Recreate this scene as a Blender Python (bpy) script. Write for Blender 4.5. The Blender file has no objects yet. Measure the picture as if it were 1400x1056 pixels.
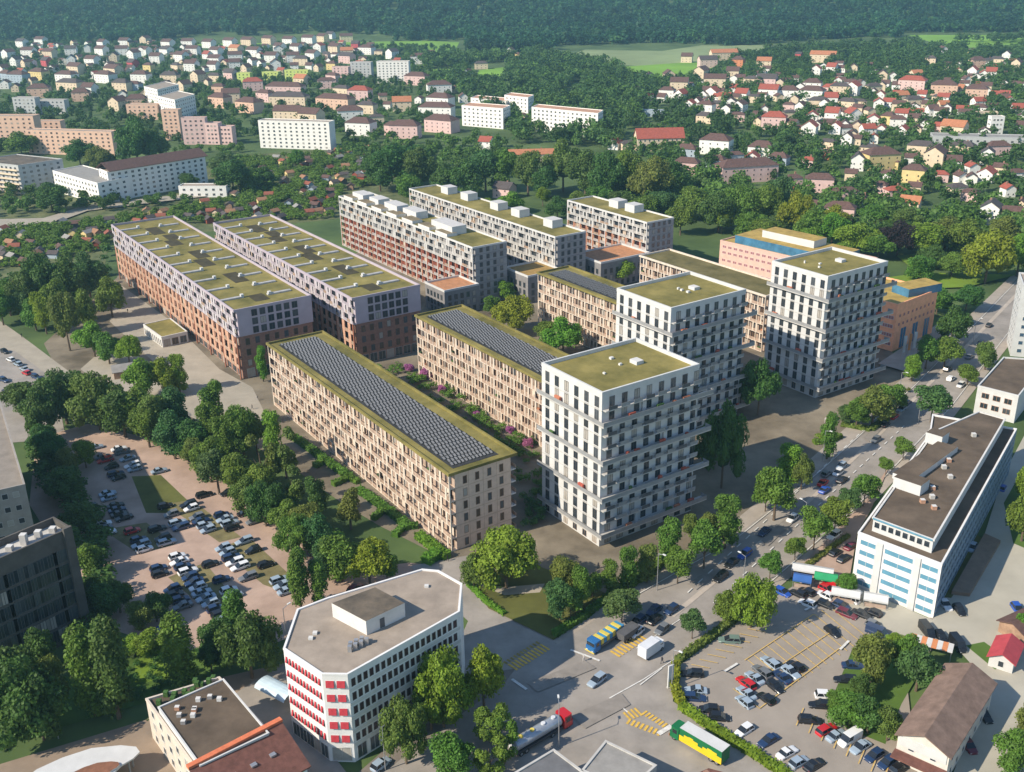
import bpy, math, random
import numpy as np
from mathutils import Vector, Matrix
rnd = random.Random(7)
C = bpy.context.scene.collection
R = math.radians
# ---------------------------------------------------------------- camera, sky, sun, exposure
FPX, PITCH, ROLL, HC = 1419.53, R(22.4648), R(-0.8383), 130.48   # focal length in photo pixels (1400 wide), tilt, roll, height
cam = bpy.data.objects.new('camera', bpy.data.cameras.new('camera')); C.objects.link(cam)
cam.data.sensor_width = 36.0; cam.data.lens = 36.0*FPX/1400.0
cam.data.clip_start = 1.0; cam.data.clip_end = 20000.0
cam.matrix_world = Matrix.Translation((0, 0, HC)) @ Matrix.Rotation(R(90)-PITCH, 4, 'X') @ Matrix.Rotation(ROLL, 4, 'Z')
bpy.context.scene.camera = cam
SUN_AZ, SUN_EL = R(27), R(37)          # direction the light travels over the ground, height of the sun
w = bpy.data.worlds.new('World'); bpy.context.scene.world = w; w.use_nodes = True
nt = w.node_tree; bg = nt.nodes['Background']; sk = nt.nodes.new('ShaderNodeTexSky')
sk.sky_type = 'NISHITA'; sk.sun_disc = False; sk.sun_elevation = SUN_EL; sk.sun_rotation = R(243); sk.dust_density = 0.3; sk.ozone_density = 4.0; sk.air_density = 1.2
nt.links.new(sk.outputs[0], bg.inputs[0]); bg.inputs[1].default_value = 0.122
sl = bpy.data.lights.new('sun', 'SUN'); sl.energy = 4.8; sl.angle = R(0.5); sl.color = (1.0, 0.90, 0.74)
so = bpy.data.objects.new('sun', sl); C.objects.link(so)
so.rotation_euler = Vector((math.cos(SUN_AZ)*math.cos(SUN_EL), math.sin(SUN_AZ)*math.cos(SUN_EL), -math.sin(SUN_EL))).to_track_quat('-Z', 'Y').to_euler()
sc = bpy.context.scene
sc.view_settings.view_transform = 'Standard'; sc.view_settings.look = 'None'
sc.view_settings.exposure = 0.46; sc.view_settings.gamma = 1.0
# ---------------------------------------------------------------- where things stand: ground points of the surveyed place
def G(px, py, z=0.0):
    u, v = px-700.0, py-528.0
    cr, sr = math.cos(ROLL), math.sin(ROLL)
    u, v = (cr*u+sr*v)/FPX, -(-sr*u+cr*v)/FPX
    c, s = math.cos(PITCH), math.sin(PITCH)
    d = Vector((u, c+v*s, -s+v*c)); t = (z-HC)/d.z
    return Vector((0, 0, HC)) + d*t
def pxm(P):                              # metres per photo pixel at P
    return (Vector(P)-Vector((0, 0, HC))).length/FPX
def proj(P):
    x, y, z = P[0], P[1], P[2]-HC
    c, s = math.cos(PITCH), math.sin(PITCH)
    dep = y*c-z*s; up = y*s+z*c
    u, v = FPX*x/dep, -FPX*up/dep
    cr, sr = math.cos(ROLL), math.sin(ROLL)
    return 700+cr*u-sr*v, 528+sr*u+cr*v
def height_for(P, ytop):                 # how tall a thing at P is when its top reaches row ytop
    lo, hi = 0.0, 80.0
    for _ in range(30):
        m = (lo+hi)/2
        if proj((P[0], P[1], m))[1] > ytop: lo = m
        else: hi = m
    return lo
YAW = R(55.925)
D1 = Vector((math.cos(YAW), -math.sin(YAW), 0)); D2 = Vector((math.sin(YAW), math.cos(YAW), 0))
# ---------------------------------------------------------------- materials
MATS = {}
def M(name, c=(.5, .5, .5), rough=.8, var=.16, scale=.6, c2=None, bump=0.0, metal=0.0, spec=.3, detail=4.0):
    if name in MATS: return MATS[name]
    m = bpy.data.materials.new(name); m.use_nodes = True; n = m.node_tree; b = n.nodes['Principled BSDF']
    b.inputs['Roughness'].default_value = rough; b.inputs['Metallic'].default_value = metal
    b.inputs['Specular IOR Level'].default_value = spec
    tc = n.nodes.new('ShaderNodeTexCoord'); no = n.nodes.new('ShaderNodeTexNoise')
    no.inputs['Scale'].default_value = scale; no.inputs['Detail'].default_value = detail; no.inputs['Roughness'].default_value = .65
    n.links.new(tc.outputs['Object'], no.inputs['Vector'])
    cr = n.nodes.new('ShaderNodeValToRGB')
    a = tuple(x*(1-var) for x in c); z = tuple(min(1, x*(1+var)) for x in (c2 or c))
    cr.color_ramp.elements[0].color = a+(1,); cr.color_ramp.elements[1].color = z+(1,)
    cr.color_ramp.elements[0].position = .32; cr.color_ramp.elements[1].position = .68
    n.links.new(no.outputs['Fac'], cr.inputs[0]); n.links.new(cr.outputs[0], b.inputs['Base Color'])
    if bump:
        bp = n.nodes.new('ShaderNodeBump'); bp.inputs['Strength'].default_value = bump; bp.inputs['Distance'].default_value = .05
        n.links.new(no.outputs['Fac'], bp.inputs['Height']); n.links.new(bp.outputs[0], b.inputs['Normal'])
    MATS[name] = m; return m
def leafmat(name, c, var=.45, hue=.03, scale=.55):
    if name in MATS: return MATS[name]
    m = bpy.data.materials.new(name); m.use_nodes = True; n = m.node_tree; b = n.nodes['Principled BSDF']
    b.inputs['Roughness'].default_value = .6; b.inputs['Specular IOR Level'].default_value = .25
    oi = n.nodes.new('ShaderNodeObjectInfo'); ge = n.nodes.new('ShaderNodeTexCoord')
    no = n.nodes.new('ShaderNodeTexNoise'); no.inputs['Scale'].default_value = scale; no.inputs['Detail'].default_value = 7
    n.links.new(ge.outputs['Object'], no.inputs['Vector'])
    hs = n.nodes.new('ShaderNodeHueSaturation'); hs.inputs['Color'].default_value = tuple(c)+(1,)
    mr = n.nodes.new('ShaderNodeMapRange'); mr.inputs['To Min'].default_value = .5-hue; mr.inputs['To Max'].default_value = .5+hue*.8
    n.links.new(oi.outputs['Random'], mr.inputs['Value']); n.links.new(mr.outputs[0], hs.inputs['Hue'])
    mv = n.nodes.new('ShaderNodeMapRange'); mv.inputs['From Min'].default_value = .28; mv.inputs['From Max'].default_value = .72
    mv.inputs['To Min'].default_value = 1-var; mv.inputs['To Max'].default_value = 1+var
    n.links.new(no.outputs['Fac'], mv.inputs['Value']); n.links.new(mv.outputs[0], hs.inputs['Value'])
    n.links.new(hs.outputs[0], b.inputs['Base Color'])
    tr = n.nodes.new('ShaderNodeBsdfTranslucent'); n.links.new(hs.outputs[0], tr.inputs['Color'])
    mx = n.nodes.new('ShaderNodeMixShader'); mx.inputs[0].default_value = .34
    out = n.nodes['Material Output']
    n.links.new(b.outputs[0], mx.inputs[1]); n.links.new(tr.outputs[0], mx.inputs[2]); n.links.new(mx.outputs[0], out.inputs['Surface'])
    MATS[name] = m; return m
def glass(name, c=(.03, .04, .05), rough=.12):
    return M(name, c, rough, .5, .21, spec=.6)
# ---------------------------------------------------------------- mesh helpers
class MB:
    def __init__(s): s.v = []; s.f = []; s.m = []
    def quad(s, a, b, c, d, m=0):
        i = len(s.v); s.v += [tuple(a), tuple(b), tuple(c), tuple(d)]; s.f.append((i, i+1, i+2, i+3)); s.m.append(m)
    def tri(s, a, b, c, m=0):
        i = len(s.v); s.v += [tuple(a), tuple(b), tuple(c)]; s.f.append((i, i+1, i+2)); s.m.append(m)
    def box(s, x0, x1, y0, y1, z0, z1, m=0, top=None):
        i = len(s.v)
        s.v += [(x0, y0, z0), (x1, y0, z0), (x1, y1, z0), (x0, y1, z0), (x0, y0, z1), (x1, y0, z1), (x1, y1, z1), (x0, y1, z1)]
        for k, f in enumerate(((0, 3, 2, 1), (4, 5, 6, 7), (0, 1, 5, 4), (1, 2, 6, 5), (2, 3, 7, 6), (3, 0, 4, 7))):
            s.f.append(tuple(i+q for q in f)); s.m.append(top if (k == 1 and top is not None) else m)
        return s
    def prism(s, poly, z0, z1, m=0, top=None, bottom=True):
        n = len(poly); i = len(s.v)
        s.v += [(p[0], p[1], z0) for p in poly]+[(p[0], p[1], z1) for p in poly]
        for k in range(n):
            q = (k+1) % n; s.f.append((i+k, i+q, i+n+q, i+n+k)); s.m.append(m)
        s.f.append(tuple(i+n+k for k in range(n))); s.m.append(m if top is None else top)
        if bottom: s.f.append(tuple(i+k for k in reversed(range(n)))); s.m.append(m)
        return s
    def tube(s, p, q, r0, r1, n=8, m=0, caps=True):
        p, q = Vector(p), Vector(q); d = (q-p).normalized()
        a = d.orthogonal().normalized(); b = d.cross(a); i = len(s.v)
        for c, r in ((p, r0), (q, r1)):
            for k in range(n):
                t = 2*math.pi*k/n; s.v.append(tuple(c+a*(r*math.cos(t))+b*(r*math.sin(t))))
        for k in range(n):
            j = (k+1) % n; s.f.append((i+k, i+j, i+n+j, i+n+k)); s.m.append(m)
        if caps:
            s.f.append(tuple(i+k for k in reversed(range(n)))); s.m.append(m)
            s.f.append(tuple(i+n+k for k in range(n))); s.m.append(m)
        return s
    def mesh(s, name, mats, smooth=False):
        me = bpy.data.meshes.new(name); me.from_pydata(s.v, [], s.f)
        for x in (mats if isinstance(mats, (list, tuple)) else [mats]): me.materials.append(x)
        if any(s.m): me.polygons.foreach_set('material_index', s.m)
        if smooth: me.polygons.foreach_set('use_smooth', [True]*len(s.f))
        me.update(); return me
def npmesh(name, V, F, mats, mi=None):
    V = np.asarray(V, dtype=np.float32); F = np.asarray(F, dtype=np.int32); k = F.shape[1]
    me = bpy.data.meshes.new(name); me.vertices.add(len(V)); me.vertices.foreach_set('co', V.ravel())
    me.loops.add(F.size); me.loops.foreach_set('vertex_index', F.ravel())
    me.polygons.add(len(F)); me.polygons.foreach_set('loop_start', np.arange(0, F.size, k, dtype=np.int32))
    for x in (mats if isinstance(mats, (list, tuple)) else [mats]): me.materials.append(x)
    if mi is not None: me.polygons.foreach_set('material_index', np.asarray(mi, dtype=np.int32))
    me.update(calc_edges=True); return me
def ob(name, me, parent=None, loc=(0, 0, 0), rz=0.0):
    o = bpy.data.objects.new(name, me); C.objects.link(o); o.location = loc; o.rotation_euler = (0, 0, rz)
    if parent is not None: o.parent = parent
    return o
def tag(o, label, cat, group=None):
    o['label'] = label; o['category'] = cat
    if group: o['group'] = group
    return o
def thing(name, label, cat, loc=(0, 0, 0), rz=0.0, group=None):
    o = bpy.data.objects.new(name, None); C.objects.link(o); o.location = loc; o.rotation_euler = (0, 0, rz); o.empty_display_size = .5
    return tag(o, label, cat, group)
def kind(o, k): o['kind'] = k; return o
UNITS = ['', 'first', 'second', 'third', 'fourth', 'fifth', 'sixth', 'seventh', 'eighth', 'ninth', 'tenth', 'eleventh', 'twelfth', 'thirteenth',
         'fourteenth', 'fifteenth', 'sixteenth', 'seventeenth', 'eighteenth', 'nineteenth']
def ordinal(n):
    if n < 20: return UNITS[n]
    t = ['', '', 'twent', 'thirt', 'fort', 'fift', 'sixt'][n//10]
    return t+'ieth' if n % 10 == 0 else t+'y-'+UNITS[n % 10]
ROLLCALL = {}                            # zone -> [(px, py, object, look)]
def enrol(zone, px, py, o, look): ROLLCALL.setdefault(zone, []).append((px, py, o, look))
def name_all():                          # every member of a zone is told apart by its look and its place in its row
    for (zone, per), L in ROLLCALL.items():
        L = sorted(L, key=lambda t: t[1]); n = max(1, math.ceil(len(L)/per))
        size = math.ceil(len(L)/n)
        for r in range(n):
            row = sorted(L[r*size:(r+1)*size], key=lambda t: t[0])
            rn = '' if n == 1 else (ordinal(r+1)+' row from back, ')
            for i, (px, py, o, look) in enumerate(row):
                o['label'] = f"{look}, {ordinal(i+1)} from left, {rn}{zone}" if len(row) > 1 else f"{look}, {rn}{zone}"
# ---------------------------------------------------------------- palette
white = M('white_render', (.56, .555, .54), .7, .07, .35)
offwhite = M('pale_plaster', (.60, .58, .55), .75, .10, .3)
concrete = M('pale_concrete', (.46, .44, .41), .85, .14, .4)
grey = M('grey_cladding', (.30, .29, .29), .8, .14, .3)
darkgrey = M('dark_grey_cladding', (.10, .10, .105), .7, .2, .3)
lilac = M('lilac_panel', (.42, .36, .40), .75, .07, .3)
brick = M('red_brown_brick', (.27, .145, .105), .85, .22, 1.4)
brick_o = M('orange_brick', (.44, .25, .165), .85, .2, 1.2)
wood = M('pale_timber', (.40, .30, .235), .75, .18, .9)
wood_d = M('brown_timber', (.33, .21, .14), .8, .25, .9)
cream = M('cream_timber', (.63, .535, .435), .7, .10, .6)
red_wall = M('dark_red_plaster', (.24, .060, .036), .8, .25, .8)
orange = M('orange_terrace', (.42, .20, .10), .85, .2, .6)
moss = M('moss_roof', (.155, .145, .035), .95, .36, .09, c2=(.215, .175, .055), detail=12)
moss_d = M('dry_moss_roof', (.115, .10, .030), .95, .3, .15, c2=(.14, .115, .045), detail=9)
gravel = M('roof_gravel', (.31, .255, .205), .95, .18, .25, detail=8)
bitumen = M('roof_bitumen', (.085, .075, .062), .9, .35, .18, c2=(.14, .11, .08), detail=8)
tile_b = M('brown_roof_tile', (.115, .066, .056), .85, .25, .8)
tile_r = M('red_roof_tile', (.31, .082, .056), .8, .2, .8)
tile_o = M('orange_roof_tile', (.42, .17, .085), .8, .2, .8)
pv = M('solar_panel', (.060, .062, .072), .35, .25, .4, spec=.6)
gl = glass('window_glass')
gl_b = glass('brown_window_glass', (.075, .050, .038), .25)
metal = M('grey_metal', (.45, .45, .46), .4, .1, .5, metal=.6)
patchm = M('dark_brown_patch', (.055, .045, .022), .9, .3, .3)  # dark brown of the flat slabs that mark the roof's courtyard openings
# ---------------------------------------------------------------- building kit
WM = {}
def win_mesh(w, h, fm, gm, d=.06):
    k = (round(w, 2), round(h, 2), fm.name, gm.name, d)
    if k not in WM:
        b = MB(); f = .09
        for x0, x1, z0, z1 in ((-w/2, -w/2+f, 0, h), (w/2-f, w/2, 0, h), (-w/2+f, w/2-f, 0, f), (-w/2+f, w/2-f, h-f, h)): b.box(x0, x1, -d, .05, z0, z1, 0)
        b.quad((-w/2+f, -.02, f), (w/2-f, -.02, f), (w/2-f, -.02, h-f), (-w/2+f, -.02, h-f), 1)
        if w > 1.5: b.box(-.04, .04, -d, .05, f, h-f, 0)
        WM[k] = b.mesh('window', [fm, gm])
    return WM[k]
VARI = {}; vrnd = random.Random(77)
def vary(me):
    k = vrnd.random()
    if k < .62: return me
    key = (me.name, k < .86)
    if key not in VARI:
        c = me.copy(); c.name = 'window'; c.materials[1] = glass('grey_glass', (.07, .08, .09), .2) if k < .86 else M('pale_blind', (.36, .33, .29), .8, .15, .6); VARI[key] = c
    return VARI[key]
class Bld:
    def __init__(s, name, label, cat, loc, rz=0.0, group=None):
        s.root = thing(name, label, cat, loc, rz, group); s.w = []; s.loc = Vector((loc[0], loc[1], loc[2] if len(loc) > 2 else 0)); s.rz = rz
    def part(s, name, me, parent=None, loc=(0, 0, 0), rz=0.0): return ob(name, me, parent or s.root, loc, rz)
    def win(s, me, x, y, z, rz): s.w.append((vary(me) if not any(q in me.materials[1].name for q in ('blind', 'red', 'rose', 'blue'))  else me, x, y, z, rz))
    def edge_frame(s, P, Q):
        d = Vector((Q[0]-P[0], Q[1]-P[1])); return d.length, math.atan2(d.y, d.x), d.normalized()
    def windows(s, P, Q, zs, n, me, m0=1.0, m1=1.0, us=None):
        L, a, d = s.edge_frame(P, Q)
        us = us or [m0+(L-m0-m1)*(i+.5)/n for i in range(n)]
        for z in zs:
            for u in us: s.win(me, P[0]+d.x*u, P[1]+d.y*u, z, a)
    def done(s, cap=100):
        mw = Matrix.Translation(s.loc) @ Matrix.Rotation(s.rz, 4, 'Z')
        cp = Vector((0, 0, HC)); L = sorted(s.w, key=lambda t: (mw @ Vector(t[1:4])-cp).length)
        for me, x, y, z, a in L[:cap]: s.part('window', me, None, (x, y, z), a)
        if L[cap:]:
            V = []; F = []; MI = []; mats = []
            for me, x, y, z, a in L[cap:]:
                n0 = len(V); ca, sa = math.cos(a), math.sin(a)
                idx = []
                for mt in me.materials:
                    if mt not in mats: mats.append(mt)
                    idx.append(mats.index(mt))
                V += [(x+v.co.x*ca-v.co.y*sa, y+v.co.x*sa+v.co.y*ca, z+v.co.z) for v in me.vertices]
                for p in me.polygons: F.append([n0+q for q in p.vertices]); MI.append(idx[p.material_index])
            kind(s.part('window', npmesh('window', V, F, mats, MI)), 'stuff')
        s.w = []
def rect(L, W, i=0.0): return [(i, i), (L-i, i), (L-i, W-i), (i, W-i)]
def flat_roof(poly, z, par, wall, top, th=.35, ov=0.0):     # a slab of roofing inside a parapet
    c = (sum(p[0] for p in poly)/len(poly), sum(p[1] for p in poly)/len(poly)); b = MB()
    def grow(g): 
        out = []; n = len(poly)
        for i in range(n):
            p0, p1, p2 = Vector(poly[i-1][:2]), Vector(poly[i][:2]), Vector(poly[(i+1) % n][:2])
            a, d = (p1-p0).normalized(), (p2-p1).normalized(); na, nd = Vector((a.y, -a.x)), Vector((d.y, -d.x))
            k = (na+nd); k /= max(.3, 1+na.dot(nd)); out.append(p1+k*g)
        return out
    o, i = grow(ov), grow(ov-th); n = len(poly)
    for k in range(n):
        q = (k+1) % n
        b.quad((*o[k], z), (*o[q], z), (*o[q], z+par), (*o[k], z+par), 0)
        b.quad((*o[k], z+par), (*o[q], z+par), (*i[q], z+par), (*i[k], z+par), 0)
        b.quad((*i[q], z+.06), (*i[k], z+.06), (*i[k], z+par), (*i[q], z+par), 0)
        if ov > 0.02: b.quad((*o[q], z), (*o[k], z), (*grow(-.05)[k], z), (*grow(-.05)[q], z), 0)
    j = len(b.v); b.v += [(*p, z+.06) for p in i]; b.f.append(tuple(range(j, j+n))); b.m.append(1)
    return b.mesh('roof', [wall, top])
def deck_facade(B, P, Q, zs, fh, bays, depth, slab, rail, fin, wm, fin_w=1.0, pattern=2, plants=True, fin_h=None, rail_h=1.0, wz=.15, name='balcony', railgap=.0, wn=1, seed=1):
    L, a, d = B.edge_frame(P, Q); bw = L/bays; r = random.Random(seed)
    for k, z in enumerate(zs):
        b = MB(); b.box(0, L, -depth, -.004, z-.22, z, 0)
        for i in range(bays):
            u = i*bw; s_ = ((i+k) % pattern)/pattern*bw if pattern > 1 else 0
            f0 = u+s_+.08
            b.box(f0, min(L, f0+fin_w), -depth-.03, -depth+.12, z+.002, z+(fin_h or fh-.224), 2)
            x0, x1 = u+.1+railgap, u+bw-.1
            if i == bays-1: x1 = L
            for q0, q1 in ((x0, f0-.02), (f0+fin_w+.02, x1)):
                if q1-q0 > .3: b.box(q0, q1, -depth, -depth+.06, z+.002, z+rail_h, 1 if r.random() < .8 else 3)
            if plants and r.random() < .16:
                x = u+r.uniform(.3, bw-1.2); b.box(x, x+r.uniform(.5, 1.4), -depth+.2, -depth+.7, z+.01, z+r.uniform(1.0, 1.5), 4+r.randrange(4))
            if r.random() < .16: 
                x = u+r.uniform(.2, bw*.5); b.box(x, x+bw*.45, -.5, -.44, z+.01, z+fh-.3, 5 if r.random() < .5 else 2)
        mats = [slab, rail, fin, M('rail_variant', (.33, .235, .17), .8, .25, .7), M('plant_green', (.05, .11, .025), .8, .5, 3), M('curtain_pale', (.50, .40, .31), .8, .2, .8), M('awning_rust', (.42, .17, .09), .8, .2, .8), M('plant_dark', (.03, .06, .02), .8, .5, 3)]
        B.part(name, b.mesh(name, mats), None, (P[0], P[1], 0), a)
        for i in range(bays):
            for q in range(wn):
                u = (i+(q+.5)/wn)*bw; B.win(wm, P[0]+d.x*u, P[1]+d.y*u, z+wz, a)
def columns(B, P, Q, n, z0, z1, depth, mat, wdt=.3, name='column'):
    L, a, d = B.edge_frame(P, Q); me = MB().box(-wdt/2, wdt/2, -depth-.06, -depth+.25, z0, z1).mesh(name, mat)
    for i in range(n+1):
        u = min(max(L*i/n, wdt/2), L-wdt/2); B.part(name, me, None, (P[0]+d.x*u, P[1]+d.y*u, 0), a)
def roof_box(B, roof, x, y, lx, ly, h, z, m=None, name='roof_box', top=None, rz=0):
    b = MB().box(-lx/2, lx/2, -ly/2, ly/2, 0, h, 0, 1)
    return B.part(name, b.mesh(name, [m or white, top or offwhite]), roof, (x, y, z), rz)
# ---------------------------------------------------------------- timber blocks with solar roofs
def timber_block(s0, t0, L, Wd, label, solar=True, H=21.0, bays=30, seed=1):
    P0 = D1*s0+D2*t0
    B = Bld('timber_apartment_block', label, 'apartment building', (P0.x, P0.y, 0), -YAW, 'timber clad apartment blocks')
    dp = 1.5; fh = 3.3; body = [(0.1, dp), (L, dp), (L, Wd-dp), (0.1, Wd-dp)]
    b = MB().prism(body, 0, H-.7, 0); B.part('wall', b.mesh('wall', [wood]))
    wm = win_mesh(1.9, 2.3, wood_d, gl_b); zs = [.25+fh*k for k in range(6)]
    deck_facade(B, (0.1, dp), (L, dp), zs, fh, bays, dp, cream, M('peach_rail', (.40, .285, .215), .8, .28, .8), cream, wm, fin_w=L/bays*.15, pattern=2, seed=seed)
    columns(B, (0.1, dp), (L, dp), bays, 0, H-.7, dp, cream, .26)
    # the far long side and the two ends
    for k in range(6):
        q = MB().box(0, L, -dp, -.004, zs[k]-.22, zs[k], 0).box(0, L, -dp, -dp+.06, zs[k]+.002, zs[k]+1, 1)
        B.part('balcony', q.mesh('balcony', [offwhite, M('peach_rail')]), None, (L, Wd-dp, 0), math.pi)
    B.windows((L+.032, dp), (L+.032, Wd-dp), [z+.35 for z in zs], 4, win_mesh(1.15, 2.1, wood_d, gl_b))
    B.part('lightened_end_panel', MB().box(0, Wd-2*dp, -.03, -.004, .1, H-.75).mesh('lightened_end_panel', M('lightened_end_timber', (.63, .475, .375), .8, .12, .7)), None, (L, dp, 0), math.pi/2)  # added paler panel, standing in for sunlight on the unlit end
    band = MB()
    for k in range(1, 6): band.box(0, Wd-2*dp, -.07, -.032, zs[k]-.3, zs[k]-.12)
    for u in (3.7, 7.8, 11.6): band.box(u-.06, u+.06, -.066, -.032, .3, H-.8)
    B.part('trim', band.mesh('trim', M('pink_timber', (.50, .36, .26), .8, .12, .7)), None, (L, dp, 0), math.pi/2)
    B.windows((0.1, Wd-dp), (0.1, dp), [z+.35 for z in zs], 4, win_mesh(1.15, 2.1, wood_d, gl_b))
    rf = B.part('roof', flat_roof([(0, 0), (L, 0), (L, Wd), (0, Wd)], H-.7, .7, cream if not solar else moss, moss if solar else moss_d, th=.5, ov=.35))
    if solar:
        n = int((L-5)/1.8); y0, y1 = 3.0, Wd-3.6; pn = MB(); m = 12; pw = (y1-y0)/m
        for i in range(m):
            a, c = y0+i*pw+.20, y0+(i+1)*pw-.20
            pn.quad((0, a, .50), (1.0, a, .20), (1.0, c, .20), (0, c, .50), 0)
            pn.quad((0, a, .50), (0, c, .50), (-.05, c, .05), (-.05, a, .05), 1)
        pme = pn.mesh('solar_panel', [M('solar_cell', (.22, .215, .21), .5, .2, .9, spec=.5), M('panel_frame', (.42, .42, .42), .6, .1), darkgrey])
        base = MB().box(2.5, L-2.5, 2.6, Wd-3.2, .07, .12).mesh('solar_bed', M('dark_bed', (.035, .035, .036), .9, .3, .6))
        B.part('solar_bed', base, rf, (0, 0, H-.7))
        for i in range(n): B.part('solar_panel', pme, rf, (3.0+i*1.8, .35*(i % 2)-.15, H-.7+.1))
    B.done(); return B
timber_block(-293.2, 107, 108.6, 18.6, 'long timber clad apartment block with grey solar roof, beside the tree belt', bays=24, seed=1)
timber_block(-289.5, 157.6, 86, 18.0, 'timber clad apartment block with solar roof, partly behind the front white tower', bays=24, seed=2)
timber_block(-306, 219.4, 78, 14.6, 'short timber clad block with solar roof, behind the middle white tower', bays=22, seed=3)
timber_block(-301, 265.6, 66, 15.6, 'timber clad block with plain dark green roof, behind the far white tower', solar=False, bays=19, seed=4)
# ---------------------------------------------------------------- white towers
def tower(s0, t0, L, Wd, label, H=40.0, seed=1):
    P0 = D1*s0+D2*t0
    B = Bld('white_tower_block', label, 'apartment tower', (P0.x, P0.y, 0), -YAW, 'white apartment towers')
    r = random.Random(seed); r.uniform(0, 1)
    B.part('wall', MB().prism(rect(L, Wd), 0, H-1.0).mesh('wall', [white]))
    gfh = 3.4; fh = (H-1.2-gfh)/11; zs = [gfh+fh*k for k in range(11)]
    wf = M('window_frame_dark', (.10, .09, .085), .6, .1)
    wm = win_mesh(1.6, 2.6, wf, gl); ws = win_mesh(1.6, 2.6, M('window_frame_grey', (.2, .2, .2), .6, .1), glass('grey_glass', (.07, .08, .09), .2))
    small = win_mesh(1.1, .75, wf, gl)
    big = [0, 3, 6, 9]                                  # floors carrying the wide balcony rings
    us = [L*(i+.62)/6.1 for i in range(6)]
    for k, z in enumerate(zs):
        for i, u in enumerate(us): B.win(ws if r.random() < .2 else wm, u, 0, z+.25, 0)
    us2 = [Wd*(i+.7)/8.0 for i in range(8)]
    for k, z in enumerate(zs):
        for i, u in enumerate(us2): B.win(ws if r.random() < .25 else wm, L, u+(.3 if (k//3) % 2 else -.2), z+.25, math.pi/2)
    for e in range(6): B.win(win_mesh(1.6, 2.4, wood_d, gl), us[e], 0, .4, 0)
    for e in range(8): B.win(win_mesh(1.9, 2.4, wf, gl), L, us2[e], .4, math.pi/2)
    for k, z in enumerate(zs):
        wide = k in big; d = 2.1 if wide else 1.15; b = MB()
        if wide:
            b.box(-d*.3, L+d, -1.1, -.002, z-.34, z, 0); b.box(L+.002, L+d, -.002, Wd+3.2, z-.30, z, 0)
            b.box(L+d-.06, L+d, -1.1, Wd+3.2, z+.002, z+1.0, 1); b.box(-d*.3, L+d-.062, -1.1, -1.05, z+.002, z+.95, 1)
            b.box(L+.002, L+d-.07, Wd+3.14, Wd+3.2, z+.002, z+1.0, 1)
            for j in range(11): y = Wd*(j+.5)/11; b.box(L+d-.13, L+d-.062, y-.04, y+.04, z+.01, z+1.02, 2)
            for j in range(4):
                y = r.uniform(1, Wd-2); b.box(L+d-.9, L+d-.3, y, y+r.uniform(.6, 2.4), z+.01, z+r.uniform(.9, 1.5), 3+r.randrange(3))
            y = r.uniform(6, Wd-8); b.box(L+.3, L+.5, y, y+1.1, z+.01, z+2.5, 6)
            if r.random() < .9:
                x = r.uniform(L*.1, L*.7); b.box(x, x+r.uniform(1, 2.2), -.98, -.4, z+.01, z+r.uniform(1.0, 1.9), 3+r.randrange(3))
        else:
            y = -.0
            b.box(L+.002, L+d, .3, Wd-.2, z-.24, z, 0)
            for j in range(8): b.box(L+d-.05, L+d, us2[j]-1.5, us2[j]+1.1, z+.002, z+.9, 1 if j % 3 else 2)
            for j in range(6): b.box(us[j]-.75, us[j]+.75, -.10, -.02, z-.12, z+.06, 7)
        B.part('balcony', b.mesh('balcony', [concrete, M('rail_grey', (.27, .27, .27), .6, .12, .5), darkgrey, M('plant_green'), M('planter_red', (.40, .09, .06), .8, .3, 1), M('rust_cloth', (.45, .16, .09), .8, .3, 1), white, M('sill_grey', (.35, .34, .33), .7, .1)]))
    lines = MB()
    for k, z in enumerate(zs):
        if k not in big: lines.box(0, L, -.03, 0, z-.35, z-.20)
    B.part('trim', lines.mesh('trim', concrete))
    rf = B.part('roof', flat_roof(rect(L, Wd), H-1.0, 1.0, white, moss, th=.5, ov=.06))
    roof_box(B, rf, L*.52, Wd*.66, 2.6, 2.2, .9, H-.93, white, 'skylight')
    for q in range(3): roof_box(B, rf, L*r.uniform(.25, .6), Wd*r.uniform(.25, .6), r.uniform(.4, 1), r.uniform(.4, 1), r.uniform(.4, .8), H-.93, offwhite, 'roof_vent')
    B.done(); return B
tower(-189.3, 136.8, 23.1, 29.8, 'white tower block with green roof, in front of the other two towers', seed=1)
tower(-225.3, 190.2, 23.4, 29.3, 'white tower block between the other two towers', seed=2)
tower(-218.4, 248.5, 22.2, 28.4, 'greyish white tower block standing farthest up the main road', seed=3)
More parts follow.
